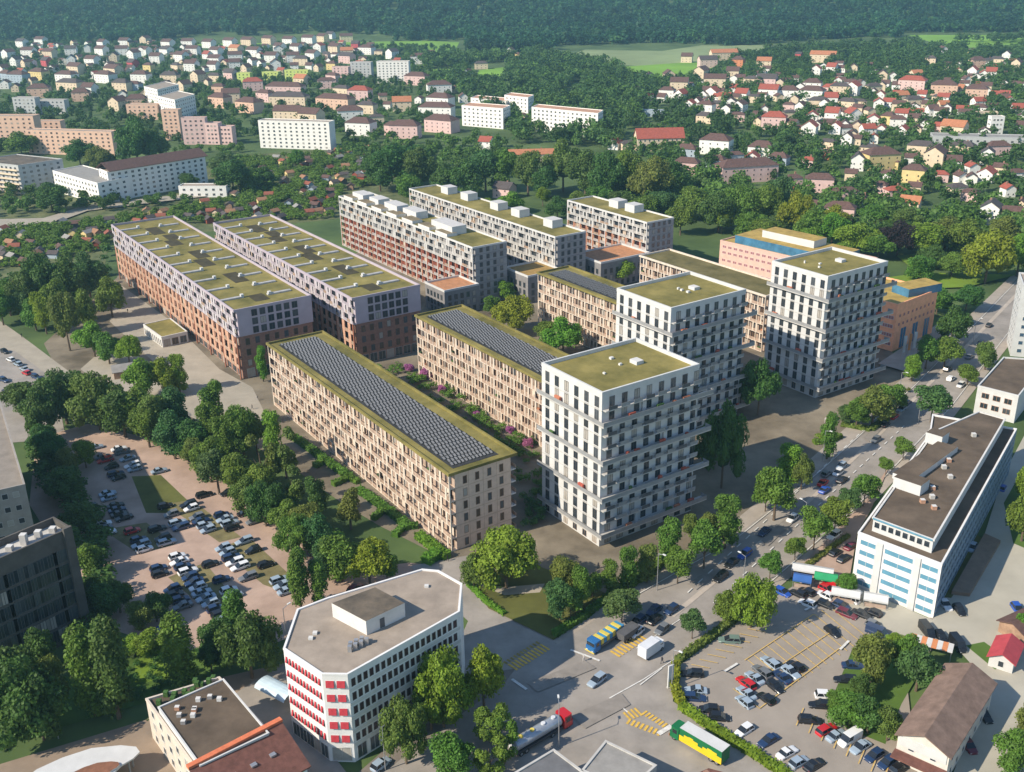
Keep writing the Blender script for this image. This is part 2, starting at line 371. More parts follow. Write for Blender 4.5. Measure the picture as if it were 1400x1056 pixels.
# ---------------------------------------------------------------- brick and lilac warehouse blocks
def warehouse(s0, t0, L, Wd, label, H=24.8, bays=30, seed=1):
    P0 = D1*s0+D2*t0
    B = Bld('brick_warehouse_block', label, 'apartment building', (P0.x, P0.y, 0), -YAW, 'brick and lilac warehouse blocks')
    zt = 15.2; dp = 1.0
    B.part('wall', MB().prism([(0, dp), (L, dp), (L, Wd), (0, Wd)], 0, zt).mesh('wall', [brick]))
    B.part('upper_wall', MB().prism([(0, dp), (L+.35, dp), (L+.35, Wd+.3), (0, Wd+.3)], zt+.002, H-.9).mesh('upper_wall', [lilac]))
    wf = M('window_frame_dark')
    zs = [zt+.1+2.95*k for k in range(3)]
    deck_facade(B, (0, dp), (L, dp), zs, 2.9, bays, dp, M('slab_lilac', (.45, .41, .43), .8, .15, .6), M('rail_lilac', (.34, .30, .33), .7, .2, .7), M('fin_lilac', (.48, .44, .45), .7, .15, .7), win_mesh(2.2, 2.3, wf, gl), fin_w=L/bays*.30, pattern=2, plants=False, seed=seed)
    zl = [3.9+3.75*k for k in range(3)]
    deck_facade(B, (0, dp), (L, dp), zl, 3.7, bays, dp, brick_o, M('peach_rail'), M('brick_pier', (.50, .29, .195), .85, .25, 1), win_mesh(2.4, 2.7, wf, gl_b), fin_w=L/bays*.42, pattern=1, rail_h=1.1, seed=seed+5)
    columns(B, (0, dp), (L, dp), 10, 0, zt, dp, M('rust_column', (.26, .10, .06), .8, .2, 1), .8, 'pier')
    B.windows((0, dp), (L, dp), [.3], bays, win_mesh(3.2, 3.2, concrete, gl))
    B.windows((L+.35, dp), (L+.35, Wd), [z+.3 for z in zs], 6, win_mesh(2.0, 2.3, wf, gl), 4.5, 4.5)
    B.windows((L, dp), (L, Wd), [z+.4 for z in zl], 7, win_mesh(1.5, 2.3, wf, gl_b))
    B.windows((L, dp), (L, Wd), [.3], 7, win_mesh(2.8, 3.2, concrete, gl))
    # courtyard-side face of the second block
    rf = B.part('roof', flat_roof([(0, 0), (L+.4, 0), (L+.4, Wd+.35), (0, Wd+.35)], H-.9, .9, lilac, moss, th=.4, ov=.05))
    n = 10; r = random.Random(seed)
    for i in range(n):
        x = 5+(L-12)*(i+.5)/n
        for (y, ly) in ((4.2, 7.0), (Wd-6.5, 8.5)):
            roof_box(B, rf, x+(2.5 if y > 10 else 0), y, 1.5, ly, .5, H-.83, concrete, 'roof_duct', top=M('duct_top', (.36, .35, .35), .8, .2, .6))
            roof_box(B, rf, x+(2.5 if y > 10 else 0), y+(ly/2+.6 if y < 10 else -ly/2+.8), 1.3, 1.0, 1.2, H-.83, white, 'roof_vent')
    for i, (x, lx) in enumerate(((.14, 14), (.24, 10), (.31, 10), (.47, 13), (.56, 12), (.74, 14), (.93, 8))):
        b = MB().box(-lx/2, lx/2, -2.6, 2.6, .0, .05); B.part('light_well', b.mesh('light_well', patchm), rf, (x*L, Wd*.52+(1.2 if i % 2 else -1.2), H-.83))
    B.done(); return B
warehouse(-468, 106.3, 148.3, 27.2, 'lilac and orange brick warehouse block facing the gravel yard', seed=1)
warehouse(-443.5, 143.4, 135.4, 26.1, 'lilac and dark red brick warehouse block, behind its twin', seed=4)
# ---------------------------------------------------------------- pale balcony blocks at the back
def balcony_block(s0, t0, L, Wd, label, H=24.5, bays=24, red=True, penth=(), step=False, seed=1, wallc=None):
    P0 = D1*s0+D2*t0; dp = 1.4; fh = 3.0
    B = Bld('balcony_apartment_block', label, 'apartment building', (P0.x, P0.y, 0), -YAW, 'pale balcony blocks')
    body = [(0, dp), (L, dp), (L, Wd), (0, Wd)]
    low = (15.5 if not step else 15.5) if red else 0; wb = wallc or red_wall
    if red: B.part('lower_wall', MB().prism([(0, dp), (L-9, dp), (L-9, Wd-.2), (0, Wd-.2)], 0, low).mesh('lower_wall', [wb])); B.part('end_wall', MB().prism([(L-9, dp), (L, dp), (L, Wd), (L-9, Wd)], 0, low).mesh('end_wall', [grey]))
    B.part('wall', MB().prism(body, low+.002 if red else 0, H-.7).mesh('wall', [grey]))
    wf = M('window_frame_dark'); zs = [.3+fh*k for k in range(8)]
    up = [z for z in zs if z >= low-1]; lo = [z for z in zs if z < low-1]
    ra = M('rail_pale', (.38, .365, .34), .7, .2, .6); fm_ = M('fin_beige', (.50, .485, .455), .7, .12, .5)
    deck_facade(B, (0, dp), (L, dp), up, fh, bays, dp, concrete, ra, fm_, win_mesh(2.3, 2.3, wf, gl), fin_w=L/bays*.22, pattern=2 if not step else 3, plants=False, seed=seed)
    if lo: deck_facade(B, (0, dp), (L, dp), lo, fh, bays, dp, M('deck_grey', (.45, .42, .40), .8, .15, .6), M('rail_dim', (.36, .32, .30), .8, .2, .6), M('fin_rust' if step else 'fin_orange', (.28, .105, .065) if step else (.40, .19, .12), .8, .2, .8), win_mesh(2.0, 2.3, wf, M('maroon_glass', (.05, .012, .01), .3, .5, .5)), fin_w=L/bays*.22, pattern=1, plants=False, seed=seed+3)
    columns(B, (0, dp), (L, dp), bays//2, 0, H-.7, dp, offwhite, .35)
    B.windows((L, dp), (L, Wd), [z+.5 for z in zs], 4, win_mesh(1.5, 1.9, wf, glass('grey_glass')))
    lines = MB()
    for z in zs[1:]: lines.box(0, Wd-dp, -.03, 0, z-.3, z-.2)
    B.part('trim', lines.mesh('trim', darkgrey), None, (L, dp, 0), math.pi/2)
    rf = B.part('roof', flat_roof([(0, 0), (L, 0), (L, Wd), (0, Wd)], H-.7, .7, offwhite, moss, th=.4, ov=.05))
    for (u, lx, ly, h, y) in penth: roof_box(B, rf, u*L, y*Wd, lx, ly, h, H-.63, white, 'penthouse', top=M('penthouse_top', (.52, .5, .48), .8, .1, .5))
    if step:
        for i in range(7): roof_box(B, rf, L*(.06+.12*i), 4.0, 9.5, 5.0, 1.3, H-.63, offwhite, 'roof_terrace', top=M('terrace_brown', (.19, .15, .09), .9, .3, .4))
    B.done(); return B
balcony_block(-461, 212, 121, 16.4, 'long pale block with dark red lower storeys and white stepped rooftop boxes', step=True, bays=26,
    penth=((.10, 11, 6, 3.2, .45), (.21, 9, 6, 3.0, .55), (.36, 12, 6, 3.6, .5), (.48, 12, 6, 3.2, .6), (.74, 17, 7, 3.6, .5)), seed=1)
balcony_block(-455.6, 248, 122, 16.0, 'long pale grey block with white balcony front and five rooftop boxes', red=False, bays=26,
    penth=tuple((u, 6.5, 5.5, 3.4, .72) for u in (.16, .31, .52, .66, .86)), seed=2)
balcony_block(-386, 294, 56.5, 15.5, 'shorter pale grey block with orange lower storeys and two rooftop boxes', bays=12, penth=((.42, 6.5, 5.5, 3.4, .72), (.62, 6.5, 5.5, 3.4, .72)), seed=3, wallc=brick_o)
def annex(s0, t0, L, Wd, H, label, top):
    P0 = D1*s0+D2*t0; B = Bld('terrace_annex', label, 'low building', (P0.x, P0.y, 0), -YAW, 'low terrace annexes')
    B.part('wall', MB().prism(rect(L, Wd), 0, H-.8).mesh('wall', [M('annex_grey', (.22, .21, .21), .8, .15, .5)]))
    B.part('roof', flat_roof(rect(L, Wd), H-.8, .8, white, top, th=.4, ov=.05))
    zs = [.4+3*k for k in range(int((H-1)/3))]; wf = M('window_frame_dark')
    B.windows((0, 0), (L, 0), zs, max(2, int(L/3)), win_mesh(1.6, 2.2, wf, gl)); B.windows((L, 0), (L, Wd), zs, max(2, int(Wd/3.2)), win_mesh(1.5, 2.2, wf, gl)); B.done()
annex(-350, 195.5, 15, 16, 11, 'low grey annex with orange roof terrace, against the stepped pale block', orange)
annex(-346, 231, 17, 17, 12, 'low grey annex with brown roof, between two pale balcony blocks', M('terrace_ochre', (.30, .19, .06), .9, .2, .5))
annex(-346, 267, 19, 27, 12, 'long low grey annex with orange terrace, beside the shorter pale block', orange)
# ---------------------------------------------------------------- buildings known by their footprints
def poly_building(name, label, cat, poly, z1, wall, top, par=.6, group=None, z0=0.0):
    c = Vector((sum(p[0] for p in poly)/len(poly), sum(p[1] for p in poly)/len(poly)))
    lp = [(p[0]-c.x, p[1]-c.y) for p in poly]
    B = Bld(name, label, cat, (c.x, c.y, z0), 0.0, group)
    B.part('wall', MB().prism(lp, 0, z1-par).mesh('wall', [wall])); B.roof = B.part('roof', flat_roof(lp, z1-par, par, wall, top, th=.4, ov=.06)); B.lp = lp; B.c = c
    return B
# office block with red awnings
red_aw = M('red_awning', (.48, .045, .06), .75, .18, 1.2)
OFF = [(-40.8, 151), (-32.9, 143.8), (-28.5, 143.6), (-10.3, 161.4), (-10.2, 170.6), (-15, 175.4), (-18.3, 176), (-35.4, 166.6), (-40.6, 162.9)]
B = poly_building('office_block', 'six storey white office block with red awnings and gravel roof at the crossroads', 'office building', OFF, 18.9, M('office_white', (.72, .70, .68), .75, .06, .5), gravel, .35)
lp = B.lp; zs = [4.3+2.9*k for k in range(5)]; wf = M('window_frame_dark')
wn_d = win_mesh(.85, 1.6, wf, M('dark_red_glass', (.05, .025, .03), .25, .5, .5))
B.windows(lp[0], lp[1], zs, 11, win_mesh(.62, 1.5, white, M('dark_red_glass')), .3, .3)
B.windows(lp[1], lp[2], zs, 2, win_mesh(1.55, 1.6, white, M('dark_red_glass')), .3, .3)
B.windows(lp[2], lp[3], zs, 19, wn_d, .4, .6)
for i in (5, 7, 8): B.windows(lp[i], lp[(i+1) % 9], zs, max(2, int((Vector(lp[(i+1) % 9])-Vector(lp[i])).length/1.35)), wn_d, .4, .4)
for a_, b_, n in ((0, 1, 5), (1, 2, 1), (2, 3, 9)): B.windows(lp[a_], lp[b_], [.3], n, win_mesh(2.0 if n != 1 else 3.4, 2.9, concrete, gl), .3, .3)
for (i, n, ww) in ((0, 11, .44), (1, 2, 1.4)):                      # awnings: pulled down half way on the bevelled corner
    L, a, d = B.edge_frame(lp[i], lp[i+1])
    aw = MB(); aw.quad((-ww/2, -.09, 1.62), (-ww/2, -.33, .30 if n == 2 else .45), (ww/2, -.33, .30 if n == 2 else .45), (ww/2, -.09, 1.62), 0); aw.quad((-ww/2, -.10, 1.62), (ww/2, -.10, 1.62), (ww/2, -.34, .30 if n == 2 else .45), (-ww/2, -.34, .30 if n == 2 else .45), 0)
    me = aw.mesh('awning', red_aw)
    for z in zs:
        for k in range(n):
            u = .3+(L-.6)*(k+.5)/n; B.part('awning', me, None, (lp[i][0]+d.x*u, lp[i][1]+d.y*u, z), a)
bb = MB()
L, a, d = B.edge_frame(lp[2], lp[3])
for z in zs: bb.box(0, L, -.05, -.004, z-.95, z-.3)
B.part('sill_band', bb.mesh('sill_band', offwhite), None, (*lp[2], 0), a)
pp = [(p[0]-B.c.x, p[1]-B.c.y) for p in ((-33.6, 160.6), (-26.6, 154.8), (-20.2, 160.3), (-26.2, 165.6))]
ph = B.part('penthouse', MB().prism(pp, 18.61, 21.6, 0, 1).mesh('penthouse', [offwhite, bitumen]), B.roof)
B.part('door', MB().box(-.5, .5, -.06, .02, .1, 2.1).mesh('door', darkgrey), ph, (pp[1][0]*.6+pp[2][0]*.4, pp[1][1]*.6+pp[2][1]*.4, 18.61), math.atan2(pp[2][1]-pp[1][1], pp[2][0]-pp[1][0]))
for i in range(7):
    x, y = -29.0+1.0*(i % 4)*.9-B.c.x, 150.2+(i//4)*1.1+.9*(i % 4)*.8-B.c.y; roof_box(B, B.roof, x, y, .7, .7, 1.2, 18.61, metal, 'roof_vent', top=metal)
for x, y in ((-36, 155.5), (-36.5, 154), (-17, 170)): roof_box(B, B.roof, x-B.c.x, y-B.c.y, .8, .8, .4, 18.61, white, 'skylight')
B.done()
# white office with blue blinds along the main road
e1 = Vector((13.1, -13.3)).normalized(); e2 = Vector((45, 65)).normalized(); o0 = Vector((75.0, 196.6))
BL = [o0, o0+e1*18.7, o0+e1*18.7+e2*79, o0+e1*18.7+e2*79-Vector((18.5, -10)), o0+e2*60]
BL = [(p.x, p.y) for p in BL]
B = poly_building('striped_office_block', 'white office block with blue window blinds and long brown roof beside the main road', 'office building', BL, 13.6, M('office_white'), M('roof_brown', (.115, .085, .06), .95, .35, .12, detail=8), .5)
lp = B.lp; blue = M('blue_blind', (.105, .26, .36), .7, .15, 1.0); zs = [.9+2.5*k for k in range(5)]
me_a = win_mesh(3.6, 1.25, white, blue); me_b = win_mesh(6.4, 1.25, white, blue)
for z in zs: B.windows(lp[0], lp[1], [z], 1, me_a, us=[2.6]); B.windows(lp[0], lp[1], [z], 1, me_b, us=[9.6]); B.windows(lp[0], lp[1], [z], 1, me_a, us=[16.4])
piers = MB().box(4.6, 6.1, -.35, -.004, 0, 13.0).box(13.0, 14.4, -.35, -.004, 0, 13.0); L, a, d = B.edge_frame(lp[0], lp[1]); B.part('pier', MB().box(4.6, 6.0, -.35, -.004, 0, 13.0).mesh('pier', white), None, (*lp[0], 0), a); B.part('pier', MB().box(13.1, 14.4, -.35, -.004, 0, 13.0).mesh('pier', white), None, (*lp[0], 0), a)
L, a, d = B.edge_frame(lp[1], lp[2]); B.part('shade_tinted_cladding', MB().box(.3, L-.3, -.12, -.004, .4, 12.9).mesh('shade_tinted_cladding', M('blue_grey_cladding', (.20, .26, .32), .6, .12, .4)), None, (*lp[1], 0), a)  # added panel: bluish glass side with its shade put into the colour
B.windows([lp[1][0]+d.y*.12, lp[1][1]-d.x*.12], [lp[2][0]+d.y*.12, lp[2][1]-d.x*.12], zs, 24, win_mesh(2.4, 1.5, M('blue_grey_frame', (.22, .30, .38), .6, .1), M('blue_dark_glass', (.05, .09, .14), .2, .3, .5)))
B.windows(lp[4], lp[0], zs, 16, win_mesh(2.2, 1.3, white, blue))
def L2(u, v): p = o0+e1*u+e2*v; return (p.x-B.c.x, p.y-B.c.y)
at = [L2(2.2, 3.2), L2(15.6, 3.2), L2(15.6, 76), L2(9, 76), L2(2.2, 56)]
ph = B.part('attic_storey', MB().prism(at, 13.11, 16.3).mesh('attic_storey', white), B.roof)
B.part('attic_roof', flat_roof(at, 16.3, .35, offwhite, M('roof_brown'), th=.4, ov=.3), ph)
for (u, v, lu, lv, h) in ((5.2, 22, 6.5, 4.5, 2.6), (5.0, 36, 5.0, 24, 1.4), (4.0, 50, 4.2, 4, 2.8)):
    roof_box(B, B.roof, *L2(u, v), lu, lv, h, 16.4, white, 'roof_box', top=M('roof_brown'), rz=math.atan2(e1.y, e1.x))
L, a, d = B.edge_frame(at[0], at[1]); B.part('blue_fascia', MB().box(0, L, -.4, -.31, 16.25, 16.6).mesh('blue_fascia', blue), B.roof, (*at[0], 0), a)
for k in range(8): B.part('window', win_mesh(1.3, 1.5, white, gl), None, (at[0][0]+d.x*(1+1.6*k), at[0][1]+d.y*(1+1.6*k), 14.2), a)
for q in range(8): roof_box(B, B.roof, *L2(rnd.uniform(9, 14), rnd.uniform(12, 70)), 1, 1, .9, 16.37, brick_o if q % 2 else concrete, 'roof_vent')
B.done()
# dark office complex at the edge of the gravel car park
dk = M('dark_stone', (.10, .09, .08), .85, .2, .5)
a0, b0 = G(-60, 789, 25).to_2d(), G(97.5, 721, 25).to_2d(); ax = (b0-a0).normalized(); ay = Vector((-ax.y, ax.x))
B = poly_building('dark_office_block', 'dark glass and stone office block with flat concrete roof, by the gravel car park', 'office building', [tuple(p) for p in (a0, b0, b0+ay*7, a0+ay*7)], 25, dk, concrete, 1.6)
zs = [1.2+3.4*k for k in range(6)]
B.windows(B.lp[0], B.lp[1], zs, 10, win_mesh(3.0, 2.9, darkgrey, gl), .3, 2.4); B.windows(B.lp[1], B.lp[2], zs, 3, win_mesh(1.4, 2.0, darkgrey, gl), 1, 1)
L, a, d = B.edge_frame(B.lp[0], B.lp[1]); B.part('pier', MB().box(L-2.0, L-.2, -.7, -.004, 0, 25.6).mesh('pier', dk), None, (*B.lp[0], 0), a)
for q in range(7): roof_box(B, B.roof, B.lp[1][0]-ax.x*(2+q*3)+ay.x*4, B.lp[1][1]-ax.y*(2+q*3)+ay.y*4, 1.2, 1.2, 1+.6*(q % 3), 23.5, concrete, 'roof_vent')
B.done()
t1 = G(34, 662, 24).to_2d(); t2 = G(0, 548, 24).to_2d(); tx = (t2-t1).normalized(); ty = Vector((-tx.y, tx.x))
B = poly_building('tall_office_wing', 'grey stone office wing with small square windows, behind the dark office block', 'office building', [tuple(p) for p in (t1, t1+tx*60, t1+tx*60+ty*34, t1+ty*34)], 24, M('wing_stone', (.30, .27, .24), .85, .15, .4), M('wing_roof', (.24, .205, .17), .9, .15, .3), .8)
B.windows(B.lp[3], B.lp[0], [1.5+3.3*k for k in range(7)], 14, win_mesh(1.3, 1.4, concrete, gl)); B.windows(B.lp[0], B.lp[1], [1.5+3.3*k for k in range(7)], 20, win_mesh(1.3, 1.4, concrete, gl)); B.done()
# office with orange front and pink wing beyond the far tower
B = poly_building('orange_office_block', 'orange fronted office block with tall blue portals, beyond the far tower', 'office building', [(134.0, 342.1), (154.3, 358.9), (138.0, 378.6), (117.7, 361.8)], 17.5, M('orange_cladding', (.88, .40, .22), .8, .12, .5), M('ochre_roof', (.36, .25, .07), .9, .25, .3), .7)
bg_ = M('blue_glass', (.06, .17, .27), .2, .25, .3)
B.windows(B.lp[0], B.lp[1], [9.0, 12.2], 9, win_mesh(1.3, 1.2, M('orange_cladding'), M('rose_glass', (.36, .16, .16), .3, .3, .5)), 1, 1)
B.windows(B.lp[0], B.lp[1], [.2], 3, win_mesh(3.6, 7.6, M('orange_cladding'), bg_), 2, 1)
B.windows(B.lp[3], B.lp[0], [2, 5.2, 8.4, 11.6], 12, win_mesh(2.2, 1.3, white, M('rose_glass')), 1, 1)
roof_box(B, B.roof, B.lp[0][0]*.4+B.lp[1][0]*.5+2, B.lp[0][1]*.4+B.lp[1][1]*.5+6, 16, 8, 3.0, 16.9, bg_, 'penthouse', top=M('ochre_roof'), rz=.45); B.done()
q0, q1 = G(982, 372).to_2d(), G(1090, 400).to_2d(); qx = (q1-q0).normalized(); qy = Vector((-qx.y, qx.x))
B = poly_building('pink_office_block', 'pink office block with blue glass attic storey, behind the far tower', 'office building', [tuple(p) for p in (q0, q0+qx*62, q0+qx*62+qy*24, q0+qy*24)], 14.5, M('pink_cladding', (.66, .42, .34), .8, .08, .5), M('ochre_roof'), .6)
B.windows(B.lp[0], B.lp[1], [2, 5.4, 8.8, 11.4], 20, win_mesh(2.0, 1.2, white, M('rose_glass')))
at = [tuple(Vector(B.lp[0])*1+qx*x+qy*y) for x, y in ((6, 2.5), (56, 2.5), (56, 20), (6, 20))]
ph = B.part('attic_storey', MB().prism(at, 13.91, 17.4, 0, 1).mesh('attic_storey', [bg_, M('ochre_roof')]), B.roof)
at = [tuple(Vector(B.lp[0])*1+qx*x+qy*y) for x, y in ((16, 8), (42, 8), (42, 17), (16, 17))]
B.part('plant_room', MB().prism(at, 17.41, 20.4, 0, 1).mesh('plant_room', [white, M('ochre_roof')]), B.roof); B.done()
# green roofed pavilion in the gravel yard
pc = [G(195.7, 443.4, 4.2).to_2d(), G(220.5, 461, 4.2).to_2d(), G(256, 453, 4.2).to_2d(), G(233, 435, 4.2).to_2d()]
B = poly_building('garden_pavilion', 'small pale pavilion with moss green flat roof in the gravel yard', 'pavilion', [tuple(p) for p in pc], 4.2, offwhite, moss, .3)
B.windows(B.lp[0], B.lp[1], [.3], 9, win_mesh(1.0, 2.6, offwhite, gl_b), .3, .3); B.windows(B.lp[1], B.lp[2], [.3], 3, win_mesh(2.4, 2.6, wood_d, gl_b), .3, .3); B.done()
# flat brown roofed house with terrace and the tiled house beside it, bottom edge
pc = [(200, 958), (262, 1050), (408, 1056), (375, 990), (352, 955), (293, 928)]
hh = 9.0; pg = [G(x, y, hh).to_2d() for x, y in ((199, 955), (275, 1062), (362, 992), (300, 925))]
B = poly_building('terrace_roof_house', 'white house with brown flat roof terrace and planted edge, by the curved white canopy', 'house', [tuple(p) for p in pg], hh, M('terrace_plaster', (.58, .50, .42), .8, .1, .4), M('roof_brown'), .5)
for i in range(4): B.windows(B.lp[i], B.lp[(i+1) % 4], [1, 3.8, 6.4], 6, win_mesh(1.2, 1.5, white, gl))
ux = (pg[1]-pg[0]).normalized(); uy = Vector((-ux.y, ux.x))
def LT(u, v): p = pg[0]+ux*u+uy*v; return (p.x-B.c.x, p.y-B.c.y)
W_ = (pg[3]-pg[0]).length
at = [LT(5.2, .5), LT((pg[1]-pg[0]).length-1.2, .5), LT((pg[1]-pg[0]).length-1.2, W_-.5), LT(5.2, W_-.5)]
ph = B.part('raised_deck', MB().prism(at, hh-.43, hh+.9).mesh('raised_deck', offwhite), B.roof); B.part('deck_roof', flat_roof(at, hh+.9, .3, white, M('roof_brown'), th=.3, ov=.1), ph)
for q in range(9): roof_box(B, B.roof, *LT(rnd.uniform(7, 12), rnd.uniform(2, W_-3)), .8, .7, .7, hh+.97, [white, brick_o, metal][q % 3], 'roof_vent')
for q in range(14):
    x, y = LT(rnd.uniform(1, 4.4), rnd.uniform(1, W_-1)); roof_box(B, B.roof, x, y, .8, .8, rnd.uniform(.6, 1.3), hh-.43, M('plant_green'), 'roof_plant', top=M('plant_green'))
B.done()
def gable_house(name, label, cat, c, L, Wd, hw, hr, rz, wall, roof, ov=.5, group=None, wins=True, chim=True, wme=None):
    B = Bld(name, label, cat, (c[0], c[1], 0), rz, group); x, y = L/2, Wd/2
    b = MB().prism([(-x, -y), (x, -y), (x, y), (-x, y)], 0, hw)
    for s in (-x, x): b.tri((s, -y, hw), (s, y, hw), (s, 0, hw+hr)) if s > 0 else b.tri((s, y, hw), (s, -y, hw), (s, 0, hw+hr))
    B.part('wall', b.mesh('wall', [wall])); r = MB(); e = hr*ov/y; X = x+ov; t = .22
    for s in (-1, 1):
        p = [(-X, s*(y+ov), hw-e+.03), (X, s*(y+ov), hw-e+.03), (X, 0, hw+hr+.03), (-X, 0, hw+hr+.03)]; q = [(u, v, z+t) for u, v, z in p]
        if s > 0: p.reverse(); q.reverse()
        r.quad(*q); r.quad(*reversed(p)); r.quad(p[0], p[1], q[1], q[0]); r.quad(p[1], p[2], q[2], q[1]); r.quad(p[3], p[0], q[0], q[3])
    rf = B.part('roof', r.mesh('roof', [roof]))
    if chim: B.part('chimney', MB().box(-.4, .4, -.4, .4, 0, 1.9).mesh('chimney', [M('chimney_brick', (.30, .17, .12), .9, .2, 2)]), rf, (L*.2, Wd*.12, hw+hr*.65))
    if wins:
        me = wme or win_mesh(1.1, 1.4, white, gl); n = max(2, int(L/3.2)); fl = [1.0+2.8*k for k in range(max(1, int(hw/2.8)))]
        B.windows((-x, -y), (x, -y), fl, n, me, .6, .6); B.windows((x, -y), (x, y), fl, max(1, int(Wd/3.4)), me, .6, .6); B.windows((-x, y), (-x, -y), fl, max(1, int(Wd/3.4)), me, .6, .6)
    B.rf = rf; B.done(); return B
ra, rb = Vector((-53.0, 132.2)), Vector((-41.0, 142.6)); rd = (rb-ra).normalized(); rn_ = Vector((rd.y, -rd.x)); TH = thing('tiled_house', 'house with dark brown tiled lean-to roof and orange ridge, beside the terrace roof house', 'house', (ra.x, ra.y, 0), math.atan2(rd.y, rd.x)); LL = (rb-ra).length
b = MB(); b.prism([(0, -9), (LL, -9), (LL, -.05), (0, -.05)], 0, 6.6); b.quad((LL, -9, 6.6), (LL, -.05, 6.6), (LL, -.05, 10.0), (LL, -.06, 10.0)); b.quad((0, -.05, 6.6), (0, -9, 6.6), (0, -.06, 10.0), (0, -.05, 10.0)); b.quad((0, -.05, 6.6), (0, -.05, 10), (LL, -.05, 10), (LL, -.05, 6.6)); ob('wall', b.mesh('wall', M('office_white')), TH)
b = MB()
for (z0, z1, fl) in ((6.5, 10.3, 1), (6.25, 10.05, 0)):
    q = [(-.5, -9.6, z0), (LL+.5, -9.6, z0), (LL+.5, 0, z1), (-.5, 0, z1)]; b.quad(*(q if fl else q[::-1]))
b.quad((-.5, -9.6, 6.25), (LL+.5, -9.6, 6.25), (LL+.5, -9.6, 6.5), (-.5, -9.6, 6.5)); b.quad((LL+.5, -9.6, 6.25), (LL+.5, 0, 10.05), (LL+.5, 0, 10.3), (LL+.5, -9.6, 6.5))
RF = ob('roof', b.mesh('roof', M('maroon_tile', (.15, .065, .05), .85, .25, .8)), TH); ob('ridge_tiles', MB().box(-.6, LL+.6, -.75, .25, 10.05, 10.55).mesh('ridge_tiles', M('ridge_orange', (.60, .17, .08), .8, .15, 1)), RF)
for x in (5, 8.5, 12): ob('skylight', MB().box(-.5, .5, -.4, .4, 0, .3).mesh('skylight', metal), RF, (x, -5, 8.3))
for k in range(4): ob('window', win_mesh(1.2, 1.4, white, gl), TH, (LL, -7.5+2*k, 3.8), math.pi/2)
# barn like long house with brick gable in the corner yard
ga = G(1238, 1040).to_2d(); gb = G(1318, 950).to_2d()
B = gable_house('barn_house', 'long brown roofed barn with white upper gable, beside the leafy garden', 'barn', (76.5, 148.0), 24.0, 8.6, 6.2, 2.1, R(50), M('barn_plaster', (.62, .56, .50), .8, .12, .5), M('barn_tile', (.20, .135, .105), .9, .25, .5), ov=.5, chim=False)
B.part('lean_to_roof', MB().box(-14.6, -12.2, -4.4, 4.4, 3.0, 3.25).mesh('lean_to_roof', M('maroon_tile'))); B.part('gable_band', MB().box(-12.16, -12.02, -4.0, 4.0, 4.3, 6.1).mesh('gable_band', white))
c = G(1372, 905); gable_house('red_roof_hut', 'small white hut with bright red roof beside the gravel drive', 'hut', (c.x, c.y), 7.2, 4.4, 2.8, 1.3, math.atan2(62, 45), white, M('crimson_roof', (.42, .06, .07), .7, .12, .6), chim=False)
c = G(1392, 868); gable_house('brown_shed', 'brown roofed shed behind the red roofed hut', 'shed', (c.x+1, c.y), 8, 6, 3, 1.2, .5, wood_d, tile_b, chim=False, wins=False)
c = G(1176, 878)
# white flat roofed house and white high-rise at the far end of the road
pc = [G(x, y, 9).to_2d() for x, y in ((1337, 527), (1393, 541), (1432, 492), (1372, 488))]
B = poly_building('white_flat_house', 'white building with brown flat roof and square windows, behind the striped office block', 'house', [tuple(p) for p in pc], 9, white, M('roof_brown'), .5)
B.windows(B.lp[0], B.lp[1], [2.2, 5.4], 3, win_mesh(2.2, 1.7, brick_o, gl)); B.windows(B.lp[3], B.lp[0], [2.2, 5.4], 8, win_mesh(1.6, 1.5, white, gl)); B.done()
p0 = G(1381, 487).to_2d()
B = poly_building('white_high_rise', 'white slab high-rise at the far edge of the main road', 'apartment tower', [tuple(p0), (p0.x+16, p0.y-5), (p0.x+21, p0.y+9), (p0.x+5, p0.y+14)], 26, white, gravel, .6)
B.windows(B.lp[0], B.lp[1], [1.5+2.9*k for k in range(8)], 5, win_mesh(1.5, 1.4, white, M('blue_dark_glass'))); B.windows(B.lp[3], B.lp[0], [1.5+2.9*k for k in range(8)], 4, win_mesh(1.5, 1.4, white, M('blue_dark_glass'))); B.done()
# grey roofs at the bottom edge
def px_slab(name, label, cat, pts, h, wall, top): 
    return poly_building(name, label, cat, [tuple(G(x, y, h).to_2d()) for x, y in pts], h, wall, top, .3)
gb_ = M('grey_roof', (.27, .255, .235), .9, .15, .4)
B = px_slab('grey_roof_depot', 'flat grey roofed depot nearest the crossroads', 'depot', ((795, 1053), (860, 1080), (898, 1046), (828, 1012)), 6, concrete, gb_); B.windows(B.lp[1], B.lp[2], [1, 3.2], 5, win_mesh(1.2, 1.2, white, gl)); B.done()
B = px_slab('dark_roof_depot', 'flat dark grey roofed depot beside the tanker lorry', 'depot', ((700, 1058), (740, 1085), (805, 1060), (757, 1024)), 6, concrete, M('slate_roof', (.14, .14, .145), .9, .15, .4)); B.windows(B.lp[1], B.lp[2], [1, 3.2], 5, win_mesh(1.2, 1.2, white, gl)); B.done()
c = G(955, 1112); gable_house('maroon_roof_house', 'house with red brown tiled roof at the bottom edge below the yellow lorry', 'house', (c.x, c.y), 9, 7, 4.0, 2.0, .5, offwhite, M('maroon_tile'))
